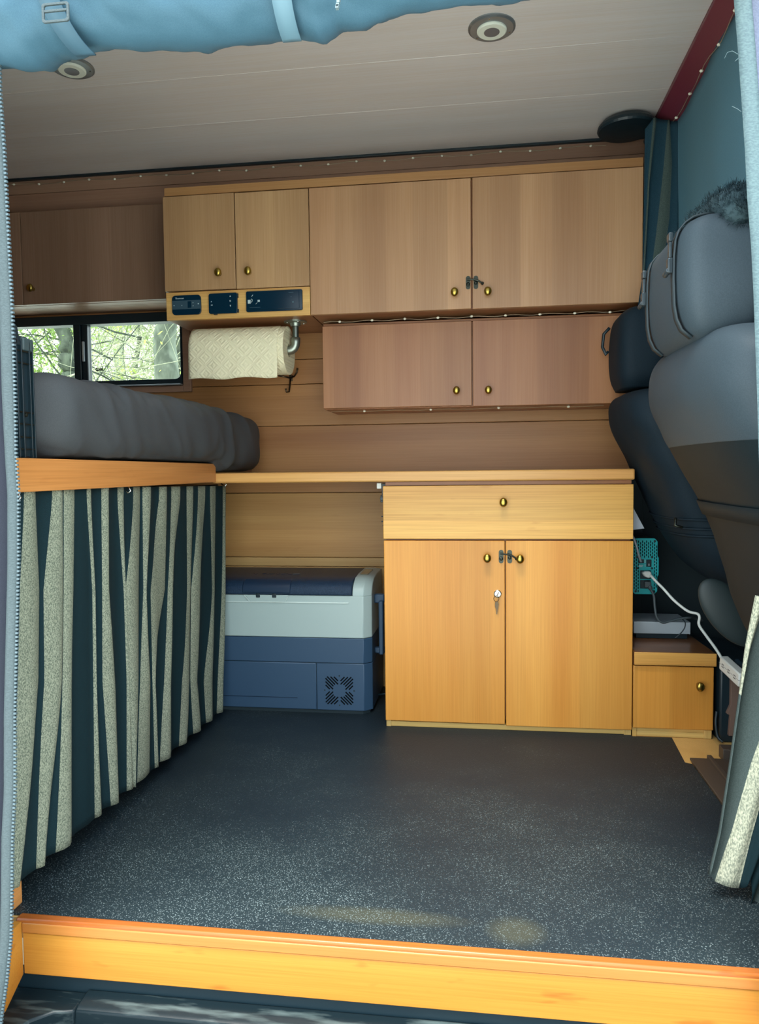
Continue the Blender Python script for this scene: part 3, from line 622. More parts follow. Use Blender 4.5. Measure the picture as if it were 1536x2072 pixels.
for i in range(n):
    a0, a1 = 2*PI*i/n, 2*PI*(i+1)/n
    P = lambda a, r, x: (x, cy_+r*math.cos(a), cz_+r*math.sin(a))
    rl.add([P(a0, rt, x0), P(a1, rt, x0), P(a1, rt, x1), P(a0, rt, x1)], [(0, 1, 2, 3)])
    rl.add([P(a0, rt, x1), P(a1, rt, x1), P(a1, .0215, x1), P(a0, .0215, x1)], [(0, 1, 2, 3)])
    rl.add([P(a0, rt, x0), P(a1, rt, x0), P(a1, .0215, x0), P(a0, .0215, x0)], [(0, 3, 2, 1)])
    rl.add([P(a0, .0215, x0), P(a1, .0215, x0), P(a1, .0215, x1), P(a0, .0215, x1)], [(0, 3, 2, 1)])
rl.build('roll', TW, pt)
ls = []
for i in range(22):
    a = PI*.62+(PI*1.0-PI*.62)*min(1, i/11); xr = -.655
    if i <= 11: y, z = cy_+(rt+.003)*math.cos(a), cz_+(rt+.003)*math.sin(a)
    else: y, z = cy_-rt-.003-.004*math.sin((i-11)/10*1.5), cz_-(i-11)/10*.098
    ls.append([(x0+.001+(xr-x0)*k/24, y-.002*math.sin(k*1.1+i*.3)*max(0, (i-10)/11), z+(.003*math.sin(k*.5) if i == 21 else 0)) for k in range(25)])
MB().grid(ls).build('loose_sheet', TW, pt, smooth=True, solid=.0012)
# coat hook
hk = thing('coat_hook', at(588, 765, Y=2.675), 'small dark metal double coat hook on the wall under the paper towel', 'hook')
c = at(588, 765, Y=2.675)
MB().prism([(c.x-.006, c.z+.012), (c.x+.007, c.z+.012), (c.x+.008, c.z-.010), (c.x-.004, c.z-.012)], 'Y', 2.673, 2.6795).build('plate', BRONZE, hk, .002)
MB().tube([c+Vector((0, -.004, .008)), c+Vector((.004, -.010, .030)), c+Vector((.009, -.014, .050)), c+Vector((.012, -.012, .062))], [.003, .0026, .0022, .003], 8).build('stem', BRONZE, hk, smooth=True)
for pts in ([(0, -.004, 0), (-.020, -.012, .004), (-.040, -.022, .008)], [(0, -.004, 0), (.018, -.014, .004), (.030, -.024, .016), (.033, -.026, .032)], [(0, -.004, -.005), (0, -.012, -.030), (-.001, -.020, -.052), (-.008, -.030, -.054), (-.010, -.034, -.042)]):
    MB().tube([c+Vector(p) for p in pts], [.0032]+[.0030]*(len(pts)-2)+[.0036], 8).build('prong', BRONZE, hk, smooth=True)

# ------------------------------------------------------------------ cooler
cl = thing('portable_fridge', (-.66, 2.48, 0), 'navy and light grey portable fridge on the floor under the counter', 'cooler')
out = lambda x1, ch, y0=2.342, y1=2.63, x0=-.985: [(x0, y0), (x1-ch, y0), (x1, y0+ch), (x1, y1), (x0, y1)]
MB().prism(out(-.356, .024, 2.345), 'Z', .012, .25).build('core', BLK, cl)
MB().prism(out(-.352, .025), 'Z', .1695, .2515).build('upper_band', NAVY, cl, .002)
MB().box(-.985, -.5365, 2.342, 2.36, .012, .1680).build('front_panel', NAVY, cl, .003)
vp = MB().prism([(-.5350, 2.342), (-.377, 2.342), (-.352, 2.367), (-.352, 2.63), (-.40, 2.63), (-.40, 2.36), (-.5350, 2.36)], 'Z', .012, .1680).build('vent_panel', NAVY, cl, .002)
MB().prism([(-.985, 2.350), (-.382, 2.350), (-.362, 2.37), (-.362, 2.62), (-.985, 2.62)], 'Z', 0, .0125).build('base_foot', BLKR, cl)
MB().box(-.86, -.600, 2.3405, 2.3425, .050, .0515).build('moulded_line', NAVYL, cl)
vx, vz, h = -.4595, .0785, .0475
for sx in (-1, 1):
    for sz in (-1, 1):
        for k in (-3.5, -2.5, -1.5, -.5, .5, 1.5, 2.5, 3.5):
            # slots run on the diagonal that points away from the centre, clipped to the quadrant around the square hub
            cxq, czq = vx+sx*.026, vz+sz*.026; d = Vector((sx, 0, sz)).normalized(); nn = Vector((-sz, 0, sx)).normalized()
            c0 = Vector((cxq, 2.3416, czq))+nn*k*.0079
            seg = []
            for u in [i*.001 for i in range(-50, 51)]:
                p = c0+d*u; lx, lz = (p.x-vx)*sx, (p.z-vz)*sz
                if .004 < lx < .046 and .004 < lz < .046 and not (lx < .019 and lz < .019): seg.append(u)
            if len(seg) > 5:
                ca = c0+d*(seg[0]+seg[-1])/2
                MB().obox(ca, d*(seg[-1]-seg[0])/2, (0, .0006, 0), nn*.0020).build('vent_slot', INK, vp)
for p in ((0, .049), (0, -.049), (.049, 0), (-.049, 0)):
    MB().lathe([(.0028, 0), (.0022, .001)], (vx+p[0], 2.342, vz+p[1]), (0, -1, 0), 10).build('screw', BLK, vp)
MB().prism(out(-.352, .025), 'Z', .2525, .392).build('grey_body', GREYP, cl, .003)
pa = [(2.342, .390), (2.343, .402), (2.352, .418), (2.372, .432), (2.40, .444), (2.47, .449), (2.62, .449), (2.62, .390)]
shv = [(-.4125, y, z) for y, z in pa]+[(-.376, y, z) for y, z in pa]+[(-.352, y+(.025 if y < 2.6 else 0), z-(.004 if z > .392 else 0)) for y, z in pa]
nn_ = len(pa); shf = [tuple(range(nn_)), tuple(range(3*nn_-1, 2*nn_-1, -1))]+[(q*nn_+i, q*nn_+(i+1) % nn_, (q+1)*nn_+(i+1) % nn_, (q+1)*nn_+i) for q in (0, 1) for i in range(nn_)]
MB().add(shv, shf).build('shoulder', GREYP, cl, .0025)
lid = MB().prism([(2.339, .3935), (2.338, .408), (2.344, .420), (2.356, .431), (2.376, .4385), (2.41, .443), (2.62, .447), (2.62, .3935)], 'X', -.985, -.4135).build('lid', LIDM, cl, .003)
em = MB()
for i_, (dx_, w_) in enumerate(((0, .010), (.030, .006), (.044, .008), (.060, .010), (.080, .010), (.100, .012), (.122, .014), (.146, .020))):
    em.obox((-.775+dx_, 2.47, .4450), (w_/2, .004 if i_ % 2 else -.004, 0), (.0012, .004, 0), (0, 0, .0008))
tag(em.build('embossed_mark', NAVYL, lid), kind='stuff')
MB().prism([(2.3365, .398), (2.335, .409), (2.341, .4225), (2.355, .4345), (2.374, .4415), (2.376, .432), (2.345, .398)], 'X', -.782, -.618).build('latch', NAVYL, cl, .003)
MB().prism([(-.775, .3925), (-.625, .3925), (-.638, .370), (-.755, .370)], 'Y', 2.3395, 2.3425).build('latch_recess', GREYP, cl, .002)
for x in (-.728, -.673): MB().box(x-.007, x+.007, 2.3365, 2.341, .384, .398).build('latch_tab', BLK, cl, .002)
MB().box(-.84, -.425, 2.3395, 2.343, .3665, .3705).build('raised_line', base('highlit_grey_plastic', (196, 210, 206), .3), cl, .001)  # raised line coloured paler than the body, its highlight painted in
MB().tube([(-.776, 2.3392, .391), (-.756, 2.3392, .3695), (-.637, 2.3392, .3695), (-.624, 2.3392, .391)], .0015, 6).build('latch_recess_edge', base('highlit_grey_edge', (196, 210, 206), .3), cl)  # recess edge in a paler grey, a highlight put into the colour
MB().obox((-.389, 2.50, .4495), (.0145, 0, 0), (0, .055, .0006), (0, 0, .0015)).build('display', base('display_glass', (130, 118, 96), .15), cl, .002)
hn = MB().box(-.352, -.318, 2.42, 2.445, .355, .385).box(-.335, -.320, 2.40, 2.43, .185, .365).box(-.352, -.318, 2.42, 2.445, .185, .205)
hn.build('side_handle', NAVY, cl, .004)
MB().tube([(-.325, 2.50, .33), (-.312, 2.49, .28), (-.318, 2.47, .18), (-.312, 2.46, .08), (-.318, 2.45, .04), (-.345, 2.45, .035)], .004, 8).build('power_cord', BLK, cl, smooth=True)

cl.location.y += .014

# ------------------------------------------------------------------ bed, bedding, crate
bd = thing('bed_platform', (-1.2, 1.7, .76), 'raised bed platform with an orange wooden side board on the left', 'bed')
MB().prism([(1.21, .767), (2.2365, .767), (2.2365, .826), (1.21, .829)], 'X', -.842, -.820).build('side_board', W['panelY'], bd, .002)
MB().box(-1.88, -.843, 1.21, 2.2365, .795, .822).box(-1.88, -.843, 2.2365, 2.679, .800, .822).build('deck', W['caseX'], bd)
MB().box(-.868, -.843, 1.22, 2.23, .781, .794).build('inner_rail', W['fasc'], bd)
MB().box(-.875, -.850, 1.215, 1.24, 0, .744).build('leg', W['panelY'], bd, .002)
bl = thing('bedding', (-1.28, 2.0, .83), 'thick charcoal duvet lying along the bed by the window', 'duvet')
rows = []; NY, NA = 150, 72
for i in range(NY+1):
    v = i/NY; y = 1.335+1.325*v
    e = min(1, (1-v)*NY/20); e = math.sqrt(max(0, 1-(1-e)**2)) if e < 1 else 1
    e0 = min(1, v*NY/8); e0 = math.sqrt(max(0, 1-(1-e0)**2)) if e0 < 1 else 1
    zb = .829 if y < 2.20 else .829-.031*min(1, (y-2.20)/.06); zt = .990+.012*math.sin(v*3.1)+.004*math.sin(v*9)+.016*max(0, 1-v/.16)
    xr = -.805+.052*v; xl = -1.80; row = []
    E_ = max(.06, min(e, e0))
    for k in range(NA):
        a = 2*PI*k/NA; ca, sa = math.cos(a), math.sin(a); ex = 2/3.2
        ux = math.copysign(abs(ca)**ex, ca); uz = math.copysign(abs(sa)**ex, sa)
        xcen, xh = (xr+xl)/2, (xr-xl)/2; zc, zh = (zt+zb)/2, (zt-zb)/2
        # keep the rounded edge about as deep as the duvet is thick
        x = xcen+(xh-.10)*max(-1, min(1, ca*6))+.10*ux*E_
        z = zc+zh*uz*(E_ if (e < 1 or e0 < 1) else 1)
        if e < 1 or e0 < 1: x = xcen+(x-xcen)*(.93+.07*E_)
        yy = y+.35*(z-.9)+.05*noise.noise(Vector((y*4, z*9, 3)))
        g1 = 1-abs(noise.noise(Vector((x*1.5, yy*8.5, z*3.5)))*2.2); g2 = 1-abs(noise.noise(Vector((x*2+9, yy*17+z*12, z*6)))*2.2)
        ga = max(0, min(1, .5+1.4*noise.noise(Vector((x*2, y*3.1, z*5))))); w = (g1-.5)*.0120*(.25+.75*ga)+(g2-.5)*.0055*(1-ga)+noise.noise(Vector((x*3, y*5, z*5)))*.012
        amp = 1 if z > zb+.01 else .0
        n_ = Vector((ux, 0, uz)).normalized() if (ux or uz) else Vector((0, 0, 1))
        row.append((x+n_.x*w*amp, y, max(zb, z+n_.z*w*amp)))
    rows.append(row)
db = MB().grid(rows, closeu=True); n0 = len(rows[0])
db.f += [tuple(range(n0)), tuple(range(len(db.v)-1, len(db.v)-n0-1, -1))]; db.mi += [0, 0]
db.build('duvet', DUVET, bl, smooth=True)
cr = thing('folding_crate', (-.95, 1.27, .829), 'black ribbed plastic crate standing on the near edge of the bed', 'crate')
CX = -.832
MB().box(-1.15, CX-.006, 1.228, 1.305, .830, 1.055).build('shell', BLK, cr, .003)
MB().prism([(1.222, 1.035), (1.240, 1.075), (1.252, 1.074), (1.264, 1.068), (1.272, 1.035)], 'X', -1.15, CX).build('top_rim', BLK, cr, .002)
MB().box(-1.15, CX, 1.280, 1.312, 1.028, 1.052).build('corner_cap', base('dark_grey_plastic', (58, 74, 78), .5), cr, .003)
for y in (1.232, 1.246, 1.259, 1.274, 1.298, 1.308): MB().box(CX-.008, CX, y-.0015, y+.0015, .830, 1.046).build('upright_rib', BLK, cr, .0008)
for z in (.846, .868, .892, .914, 1.004, 1.026): MB().box(CX-.008, CX-.0015, 1.228, 1.308, z-.001, z+.001).build('cross_rib', DKMET, cr)
box('blue_label', (CX-.001, CX+.0008, 1.232, 1.2425, .907, .951), BLUE, cr, 0)
MB().lathe([(.004, 0), (.004, .003), (.002, .004)], (CX-.006, 1.286, .910), (1, 0, 0), 12).build('catch', DKMET, cr)

# ------------------------------------------------------------------ striped cloths
def interp(pts, z):
    """pts sorted by falling z: (z, a)"""
    if z >= pts[0][0]: return pts[0][1]
    for (za, aa), (zb_, ab_) in zip(pts[:-1], pts[1:]):
        if z >= zb_: return aa+(ab_-aa)*(za-z)/max(1e-6, za-zb_)
    return pts[-1][1]
def cloth_sheet(bounds, mis, plane, val, amp, K=40, sub=4, lean=None, seed=3, normal=1):
    rg = random.Random(seed); cols = []
    for b in bounds:
        P = [at(px, py, **{plane: val}) for px, py in b]; P = sorted([(p.z, p.y if plane == 'X' else p.x) for p in P], reverse=True)
        cols.append([(P[0][0]+(P[-1][0]-P[0][0])*k/K, interp(P, P[0][0]+(P[-1][0]-P[0][0])*k/K)) for k in range(K+1)])
    rows = []
    offs = [rg.uniform(.6, 1.3) for _ in mis]; ph_ = [rg.uniform(0, 6) for _ in mis]
    for k in range(K+1):
        row = []; t = k/K
        for i in range(len(mis)):
            for j in range(sub if i < len(mis)-1 else sub+1):
                u = j/sub; z = cols[i][k][0]*(1-u)+cols[i+1][k][0]*u; a = cols[i][k][1]*(1-u)+cols[i+1][k][1]*u
                s = 1 if mis[i] != 0 else -.55
                o = amp*s*offs[i]*math.sin(PI*u)*(.55+.45*t)+amp*.35*math.sin(a*60+ph_[0]+t*1.5)
                o += (lean(t) if lean else 0)
                row.append((val+o*normal, a, z) if plane == 'X' else (a, val+o*normal, z))
        rows.append(row)
    mm = []
    for i in range(len(mis)): mm += [mis[i]]*sub
    return MB().grid(rows, mis=mm)
# boundary px at four heights (y 1012, 1194, 1377) and at the hem
def fl_y(px): return 1790-(px-35)*.8537
T = [ # left edge, light?  (top, mid, low, hem)
 (30, 30, 30, 22, 0), (45, 38, 35, 23, 1), (74, 82, 80, 38, 0), (103, 90, 92, 72, 1), (126, 127, 123, 90, 0), (130, 129, 124.5, 111, 1), (151, 150, 147, 146, 0),
 (173, 188, 190, 192, 1), (184, 191.5, 192, 207, 0), (205, 207, 208, 222, 1), (217, 217, 231, 237, 0), (240, 251, 256, 257, 1), (250, 252.8, 258, 266, 0),
 (268, 253.5, 259, 266.5, 1), (285, 282.5, 282, 267, 0), (289, 291, 286, 276, 1), (303, 293.5, 302, 301, 0), (323, 302, 306, 311, 1), (335, 332, 310, 319, 0), (348, 337, 332, 325.5, 1),
 (363, 347.7, 341, 342.5, 0), (379, 379.5, 367, 363, 1), (390, 387, 385.5, 376, 0), (399, 388, 387, 392, 1), (415, 405.5, 397, 405, 0), (423, 428, 414, 418, 1), (437, 436, 428, 428, 0),
 (450, 446.7, 441.5, 440, 1), (458, 453, 448, 448, 0)]
bnds = []
for (a, b_, c_, d_, _) in T:
    yh = fl_y(d_); pl = [(a, 988-(a-40)*.012), (a, 1012), (b_, 1194), (c_, 1377)]
    if yh > 1400: pl.append((d_, yh))
    bnds.append(pl)
cu = thing('bed_curtain', (-.855, 1.8, .40), 'grey and black striped curtain hanging below the bed board down to the floor', 'curtain')
cloth_sheet(bnds, [r[4] for r in T[:-1]], 'X', -.834, .009, seed=5).build('striped_cloth', [DARKC, KNIT], cu, smooth=True, solid=.001)
MB().tube([(-.852, 1.215, .760), (-.852, 2.335, .756)], .003, 8).build('rod', DKMET, cu)
for y in (1.235, 1.66, 2.33):
    MB().tube([(-.838, y, .762), (-.826, y, .752), (-.820, y, .757), (-.824, y, .766)], .002, 6).build('hook', CHROME, cu, smooth=True)
# right-hand striped curtain by the doorway
rb = [([(1530, 1205), (1510, 1310), (1498, 1400), (1478, 1540), (1455, 1680), (1432, 1765)]),
      ([(1549, 1208), (1519, 1315), (1500, 1405), (1479, 1542), (1455.5, 1682), (1432.5, 1766)]),
      ([(1590, 1212), (1578, 1340), (1560, 1420), (1520, 1545), (1484, 1682), (1447, 1784)]),
      ([(1604, 1212), (1600, 1340), (1590, 1420), (1556, 1550), (1520, 1690), (1496, 1798)]),
      ([(1625, 1212), (1622, 1340), (1612, 1420), (1590, 1550), (1548, 1690), (1516, 1764)]),
      ([(1640, 1212), (1638, 1400), (1620, 1540), (1570, 1680), (1536, 1780), (1517, 1832)]),
      ([(1660, 1212), (1656, 1400), (1640, 1540), (1590, 1690), (1552, 1780), (1531, 1843)]),
      ([(1700, 1212), (1700, 1400), (1690, 1540), (1660, 1680), (1625, 1780), (1590, 1852)])]
rc = thing('cab_side_curtain', (.5, 1.4, .4), 'grey striped curtain hanging loose at the right side of the doorway', 'curtain')
rs_ = cloth_sheet(rb, [1, 0, 1, 2, 2, 0, 1], 'Y', 1.40, .016, seed=8, normal=-1, sub=6)
nc = 42
for i_ in range(len(rs_.mi)):
    if i_ % nc < 6 and i_//nc > 13: rs_.mi[i_] = 0
rs_.build('striped_cloth', [cloth('slate_green_cloth', (76, 88, 86), (66, 78, 77), 500, .85, .2), cloth('pale_knit_cloth', (196, 196, 172), (132, 138, 122), 420, .95, .5, (1, 1, .5)), DARKC], rc, smooth=True, solid=.001)
# black cab curtain, hung from the ceiling edge and pushed out behind the seats
cc = thing('cab_curtain', (.62, 1.8, 1.2), 'plain black curtain closing off the cab behind the seats', 'curtain')
prof = [(.580, 1.835), (.584, 1.6), (.592, 1.35), (.60, 1.28), (.66, 1.0), (.74, .80), (.84, .60), (.96, .30), (1.1, .02)]
rows = []
for j in range(41):
    q = j/40*(len(prof)-1); k = min(int(q), len(prof)-2); px_, pz_ = [prof[k][i]*(1-(q-k))+prof[k+1][i]*(q-k) for i in (0, 1)]
    rows.append([(px_+.0035*math.sin(y_*9+j*.05)+.001*math.sin(y_*31), y_, pz_) for y_ in [1.215+i*(2.40-1.215)/80 for i in range(81)]])
MB().grid(rows).build('cloth', CURT, cc, smooth=True, solid=.0015)
gb = [([(1305, 262), (1303, 420), (1300, 560), (1285, 660), (1280, 700)]), ([(1322, 240), (1312, 350), (1305, 480), (1296, 620), (1288, 700)]),
      ([(1328, 240), (1314, 370), (1308, 480), (1300, 620), (1291, 700)]), ([(1352, 242), (1342, 350), (1327, 480), (1308, 620), (1292, 700)]),
      ([(1356, 244), (1360, 330), (1355, 440), (1340, 560), (1322, 700)]), ([(1372, 244), (1376, 330), (1372, 440), (1368, 560), (1360, 700)])]
GATH = cloth('dark_gathered_cloth', (36, 66, 80), (30, 58, 72), 600, .8, .1)
gc = thing('gathered_curtain', (.56, 2.38, 1.4), 'gathered dark curtain with grey stripes tied back beside the overhead cabinet', 'curtain')
cloth_sheet(gb, [0, 1, 0, 1, 0], 'Y', 2.345, .010, seed=4, normal=-1).build('striped_cloth', [GATH, cloth('grey_olive_stripe', (78, 92, 88), (62, 76, 74), 500, .9, .2)], gc, smooth=True, solid=.0015)

# ------------------------------------------------------------------ seats
def loft(levels, n=48, ex=3.0, nz=None, wr=0, steps=10):
    """levels: (z, xrear, xfront, y0, y1); smooth stack of rounded rectangles"""
    L_ = []
    for i in range(len(levels)-1):
        for k in range(steps):
            t = k/steps; p0 = levels[max(i-1, 0)]; p1 = levels[i]; p2 = levels[i+1]; p3 = levels[min(i+2, len(levels)-1)]
            L_.append([.5*((2*b)+(-a+c)*t+(2*a-5*b+4*c-d)*t*t+(-a+3*b-3*c+d)*t**3) for a, b, c, d in zip(p0, p1, p2, p3)])
    L_.append(list(levels[-1])); rows = []
    for (z, xa, xb, ya, yb) in L_:
        cx, cy, hx, hy = (xa+xb)/2, (ya+yb)/2, (xb-xa)/2, (yb-ya)/2; row = []
        for k in range(n):
            a = 2*PI*k/n; ca, sa = math.cos(a), math.sin(a)
            x = cx+hx*math.copysign(abs(ca)**(2/ex), ca); y = cy+hy*math.copysign(abs(sa)**(2/ex), sa)
            w = wr*noise.noise(Vector((x*9, y*9, z*14)))
            row.append((x+w*ca, y+w*sa, z))
        rows.append(row)
    mb = MB().grid(rows, closeu=True); mb.f += [tuple(range(n)), tuple(range(len(mb.v)-1, len(mb.v)-n-1, -1))]; mb.mi += [0, 0]
    return mb
def band(levels, z0, z1, grow, ex=3.0, n=48):
    rows = []
    def lv(z):
        for a, b in zip(levels[:-1], levels[1:]):
            if (a[0]-z)*(b[0]-z) <= 0:
                t = (z-a[0])/(b[0]-a[0]); return [a[i]+(b[i]-a[i])*t for i in range(5)]
        return levels[-1]
    for z in (z0, z1):
        _, xa, xb, ya, yb = lv(z); cx, cy, hx, hy = (xa+xb)/2, (ya+yb)/2, (xb-xa)/2+grow, (yb-ya)/2+grow
        rows.append([(cx+hx*math.copysign(abs(math.cos(2*PI*k/n))**(2/ex), math.cos(2*PI*k/n)), cy+hy*math.copysign(abs(math.sin(2*PI*k/n))**(2/ex), math.sin(2*PI*k/n)), z) for k in range(n)])
    return MB().grid(rows, closeu=True)
ns = thing('passenger_seat', (.6, 1.6, 0), 'large grey-covered seat nearest the doorway, seen from behind', 'seat')
up = [(1.062, .50, .52, 1.55, 1.74), (1.056, .43, .56, 1.42, 1.84), (1.038, .398, .575, 1.36, 1.90), (1.0, .386, .585, 1.325, 1.935), (.94, .390, .60, 1.31, 1.945), (.88, .412, .62, 1.31, 1.94), (.845, .432, .63, 1.315, 1.93)]
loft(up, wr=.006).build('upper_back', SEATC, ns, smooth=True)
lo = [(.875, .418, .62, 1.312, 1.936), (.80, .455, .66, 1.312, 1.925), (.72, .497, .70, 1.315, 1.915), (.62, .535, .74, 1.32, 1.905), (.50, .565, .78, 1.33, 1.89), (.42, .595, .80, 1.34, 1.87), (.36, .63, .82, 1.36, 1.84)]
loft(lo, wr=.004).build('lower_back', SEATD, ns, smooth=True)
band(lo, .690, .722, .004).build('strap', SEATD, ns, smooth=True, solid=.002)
hr = [(1.262, .43, .48, 1.47, 1.69), (1.256, .39, .51, 1.435, 1.735), (1.232, .366, .522, 1.418, 1.752), (1.18, .361, .526, 1.413, 1.757), (1.10, .364, .52, 1.413, 1.755), (1.055, .378, .51, 1.425, 1.74), (1.035, .40, .49, 1.45, 1.71)]
loft(hr, ex=5.0, wr=.003).build('headrest', SEATC, ns, smooth=True)
for y, zt in ((1.468, 1.212), (1.690, 1.200)):
    xs = .3585
    st = MB().grid([[(xq, y+dy, z) for dy in (-.010, .010)] for xq, z in ((.45, 1.266), (.41, 1.264), (.392, 1.260), (.378, 1.251), (.367, 1.238), (.361, 1.22), (xs, 1.19), (xs, 1.15), (xs+.002, 1.10), (.365, 1.075), (.374, 1.055), (.392, 1.04))]).build('headrest_strap', base('dark_strap', (44, 56, 62), .6), ns, smooth=True, solid=.003)
    MB().prism([(y-.010, zt+.022), (y+.010, zt+.022), (y+.009, zt+.006), (y-.009, zt+.006)], 'X', xs-.010, xs-.002).box(xs-.009, xs-.003, y-.007, y+.007, zt-.024, zt+.006)\
        .box(xs-.011, xs-.002, y-.009, y+.009, zt-.052, zt-.024).tube([(xs-.009, y-.006, zt-.046), (xs-.011, y+.016, zt-.052)], .0055, 8).build('buckle', base('satin_black_buckle', (60, 70, 76), .22, .3), st, .002)
MB().box(.66, .92, 1.36, 1.82, .30, .42).build('seat_cushion', SEATD, ns, .03)
MB().box(.70, .90, 1.42, 1.76, .0, .299).build('pedestal', BLKR, ns, .004)
MB().prism([(.486, .715), (.502, .715), (.506, .675), (.492, .675)], 'Y', 1.300, 1.311).build('strap_buckle', base('brown_buckle', (120, 84, 62), .4), ns, .003)
fl_ = thing('fleece_cover', (.5, 1.55, 1.24), 'dark fluffy fleece draped over the top of the grey headrest', 'cover')
rows = []
for j in range(25):
    y = 1.40+.385*j/24; e = math.sqrt(max(0.01, 1-((j-12)/12.05)**2))**.6; row = []
    for k in range(28):
        a = 2*PI*k/28; x = .462+.046*math.cos(a)*e; z = 1.262+.056*math.sin(a)*e
        w = .010*noise.noise(Vector((x*60, y*60, z*60)))+.006*noise.noise(Vector((x*160, y*160, z*160)))
        row.append((x+w*math.cos(a), y+w, z+w*math.sin(a)))
    rows.append(row)
fb = MB().grid(rows, closeu=True); fb.f += [tuple(range(28)), tuple(range(len(fb.v)-1, len(fb.v)-29, -1))]; fb.mi += [0, 0]
for _ in range(14000):
    j = R.randrange(25); k = R.randrange(28); p = Vector(rows[j][k])+Vector((R.uniform(-1, 1), R.uniform(-1, 1), R.uniform(-1, 1)))*.007
    d = (p-Vector((.462, p.y, 1.24))).normalized()*R.uniform(.003, .009)+Vector((R.uniform(-1, 1), R.uniform(-1, 1), R.uniform(-1, 1)))*.004; s_ = d.orthogonal().normalized()*.0009
    fb.add([p-s_, p+s_, p+d], [(0, 1, 2)])
fb.build('fleece', FLEECE, fl_, smooth=True)
# far seat
fs_ = thing('driver_seat', (.6, 2.3, 0), 'black covered seat on the far side, partly hidden by the grey seat', 'seat')
fu = [(1.02, .47, .50, 2.16, 2.35), (1.012, .42, .53, 2.09, 2.44), (1.0, .398, .555, 2.06, 2.46), (.97, .388, .575, 2.045, 2.475), (.92, .396, .59, 2.04, 2.48), (.86, .425, .61, 2.04, 2.48), (.80, .455, .64, 2.04, 2.48), (.72, .49, .69, 2.05, 2.48), (.62, .535, .74, 2.06, 2.47), (.52, .60, .80, 2.08, 2.45), (.46, .68, .84, 2.10, 2.42)]
loft(fu, wr=.006).build('seat_back', SEATB, fs_, smooth=True)
for z in (.655, .630, .610): band(fu, z, z+.006, .004).build('cover_fold', SEATB, fs_, smooth=True, solid=.003)
fh = [(1.262, .45, .49, 2.24, 2.37), (1.255, .42, .52, 2.21, 2.41), (1.225, .398, .535, 2.195, 2.425), (1.15, .392, .535, 2.19, 2.43), (1.07, .396, .53, 2.195, 2.425), (1.03, .41, .51, 2.22, 2.40)]
loft(fh, ex=4, wr=.003).build('headrest', SEATB, fs_, smooth=True)
MB().tube([(.400, 2.40, 1.232), (.384, 2.41, 1.215), (.380, 2.41, 1.175), (.390, 2.40, 1.150), (.396, 2.40, 1.16)], .005, 8).build('headrest_strap', BLK, fs_, smooth=True)
MB().tube([(.515, 2.05, .665), (.512, 2.045, .645), (.530, 2.04, .640)], .004, 6).build('strap_clip', DKMET, fs_, smooth=True)
MB().box(.82, 1.02, 2.12, 2.42, .30, .44).build('seat_cushion', SEATB, fs_, .03)
MB().box(.84, 1.0, 2.15, 2.40, 0, .299).build('pedestal', BLKR, fs_, .004)
# grey round hinge cover of the near seat
rows = []
for j in range(13):
    e = math.cos(j/12*PI/2)
    rows.append([(.632+.062*math.cos(a)*e-.045*math.sin(a)*e, 1.985-.020*math.sin(j/12*PI/2), .425+.088*math.sin(a)*e) for a in [2*PI*k/36 for k in range(36)]])
MB().grid(rows, closeu=True).build('hinge_cover', SEATP, ns, smooth=True)

# ------------------------------------------------------------------ things right of the cabinet
iv = thing('power_inverter', (.52, 2.47, .40), 'teal perforated power inverter fixed to the side of the lower cabinet', 'inverter')
IX0, IX1, IZ0, IZ1, IY = .4785, .5575, .398, .576, 2.42
ca_ = MB().prism([(IX0+.008, IZ0), (IX1-.012, IZ0), (IX1-.003, IZ0+.010), (IX1-.003, IZ0+.057), (IX1+.001, IZ0+.062), (IX1+.001, IZ1-.062), (IX1-.003, IZ1-.056), (IX1-.003, IZ1-.010), (IX1-.012, IZ1), (IX0+.008, IZ1), (IX0, IZ1-.010), (IX0, IZ0+.010)], 'Y', IY, IY+.012).build('front_plate', TEAL, iv, .0012)
MB().box(IX0+.003, IX1-.006, IY+.012, IY+.20, IZ0+.004, IZ1-.004).build('case', BLKR, iv, .003)
vb = MB(); n_s = 0
for ci in range(12):
    x = IX0+.0055+ci*.0061
    for ri in range(16):
        z = IZ0+.010+ri*.0105+(.005 if ci % 2 else 0)
        if z > IZ1-.010: continue
        edge = ci < 3 or ci > 9
        if not edge and z < IZ1-.060: continue
        if (ci < 1 or ci > 10) and (z < IZ0+.02 or z > IZ1-.02): continue
        MB().box(x-.0013, x+.0013, IY-.0006, IY+.0005, z-.0038, z+.0038).build('slot', INK, ca_)
for x, z in ((IX0+.010, IZ0+.009), (IX1-.013, IZ0+.009), (IX0+.010, IZ1-.009), (IX1-.012, IZ1-.009), (IX0+.013, IZ0+.083), (IX1-.020, IZ0+.083), (IX0+.013, IZ0+.118), (IX1-.020, IZ0+.118)):
    MB().lathe([(.0038, 0), (.0032, .0016), (.0015, .0018)], (x, IY, z), (0, -1, 0), 14).build('screw', BLK, ca_)
box('port', (.4965, .5130, IY-.001, IY+.001, .497, .5095), BLK, ca_, .0005)
box('power_switch', (.5200, .5355, IY-.003, IY+.001, .486, .5085), BLK, ca_, .001)
MB().box(.5265, .5290, IY-.0036, IY-.0028, .489, .4960).box(.497, .511, IY-.0006, IY+.0004, .4895, .4915).box(.498, .509, IY-.0006, IY+.0004, .485, .487).box(.516, .5175, IY-.0006, IY+.0004, .486, .494).box(.5155, .5175, IY-.0006, IY+.0004, .498, .508)\
    .box(.5455, .5475, IY-.0006, IY+.0004, .504, .507).box(.5455, .5475, IY-.0006, IY+.0004, .496, .498).box(.5455, .5475, IY-.0006, IY+.0004, .487, .490).split('printed_mark', PRINT, ca_)
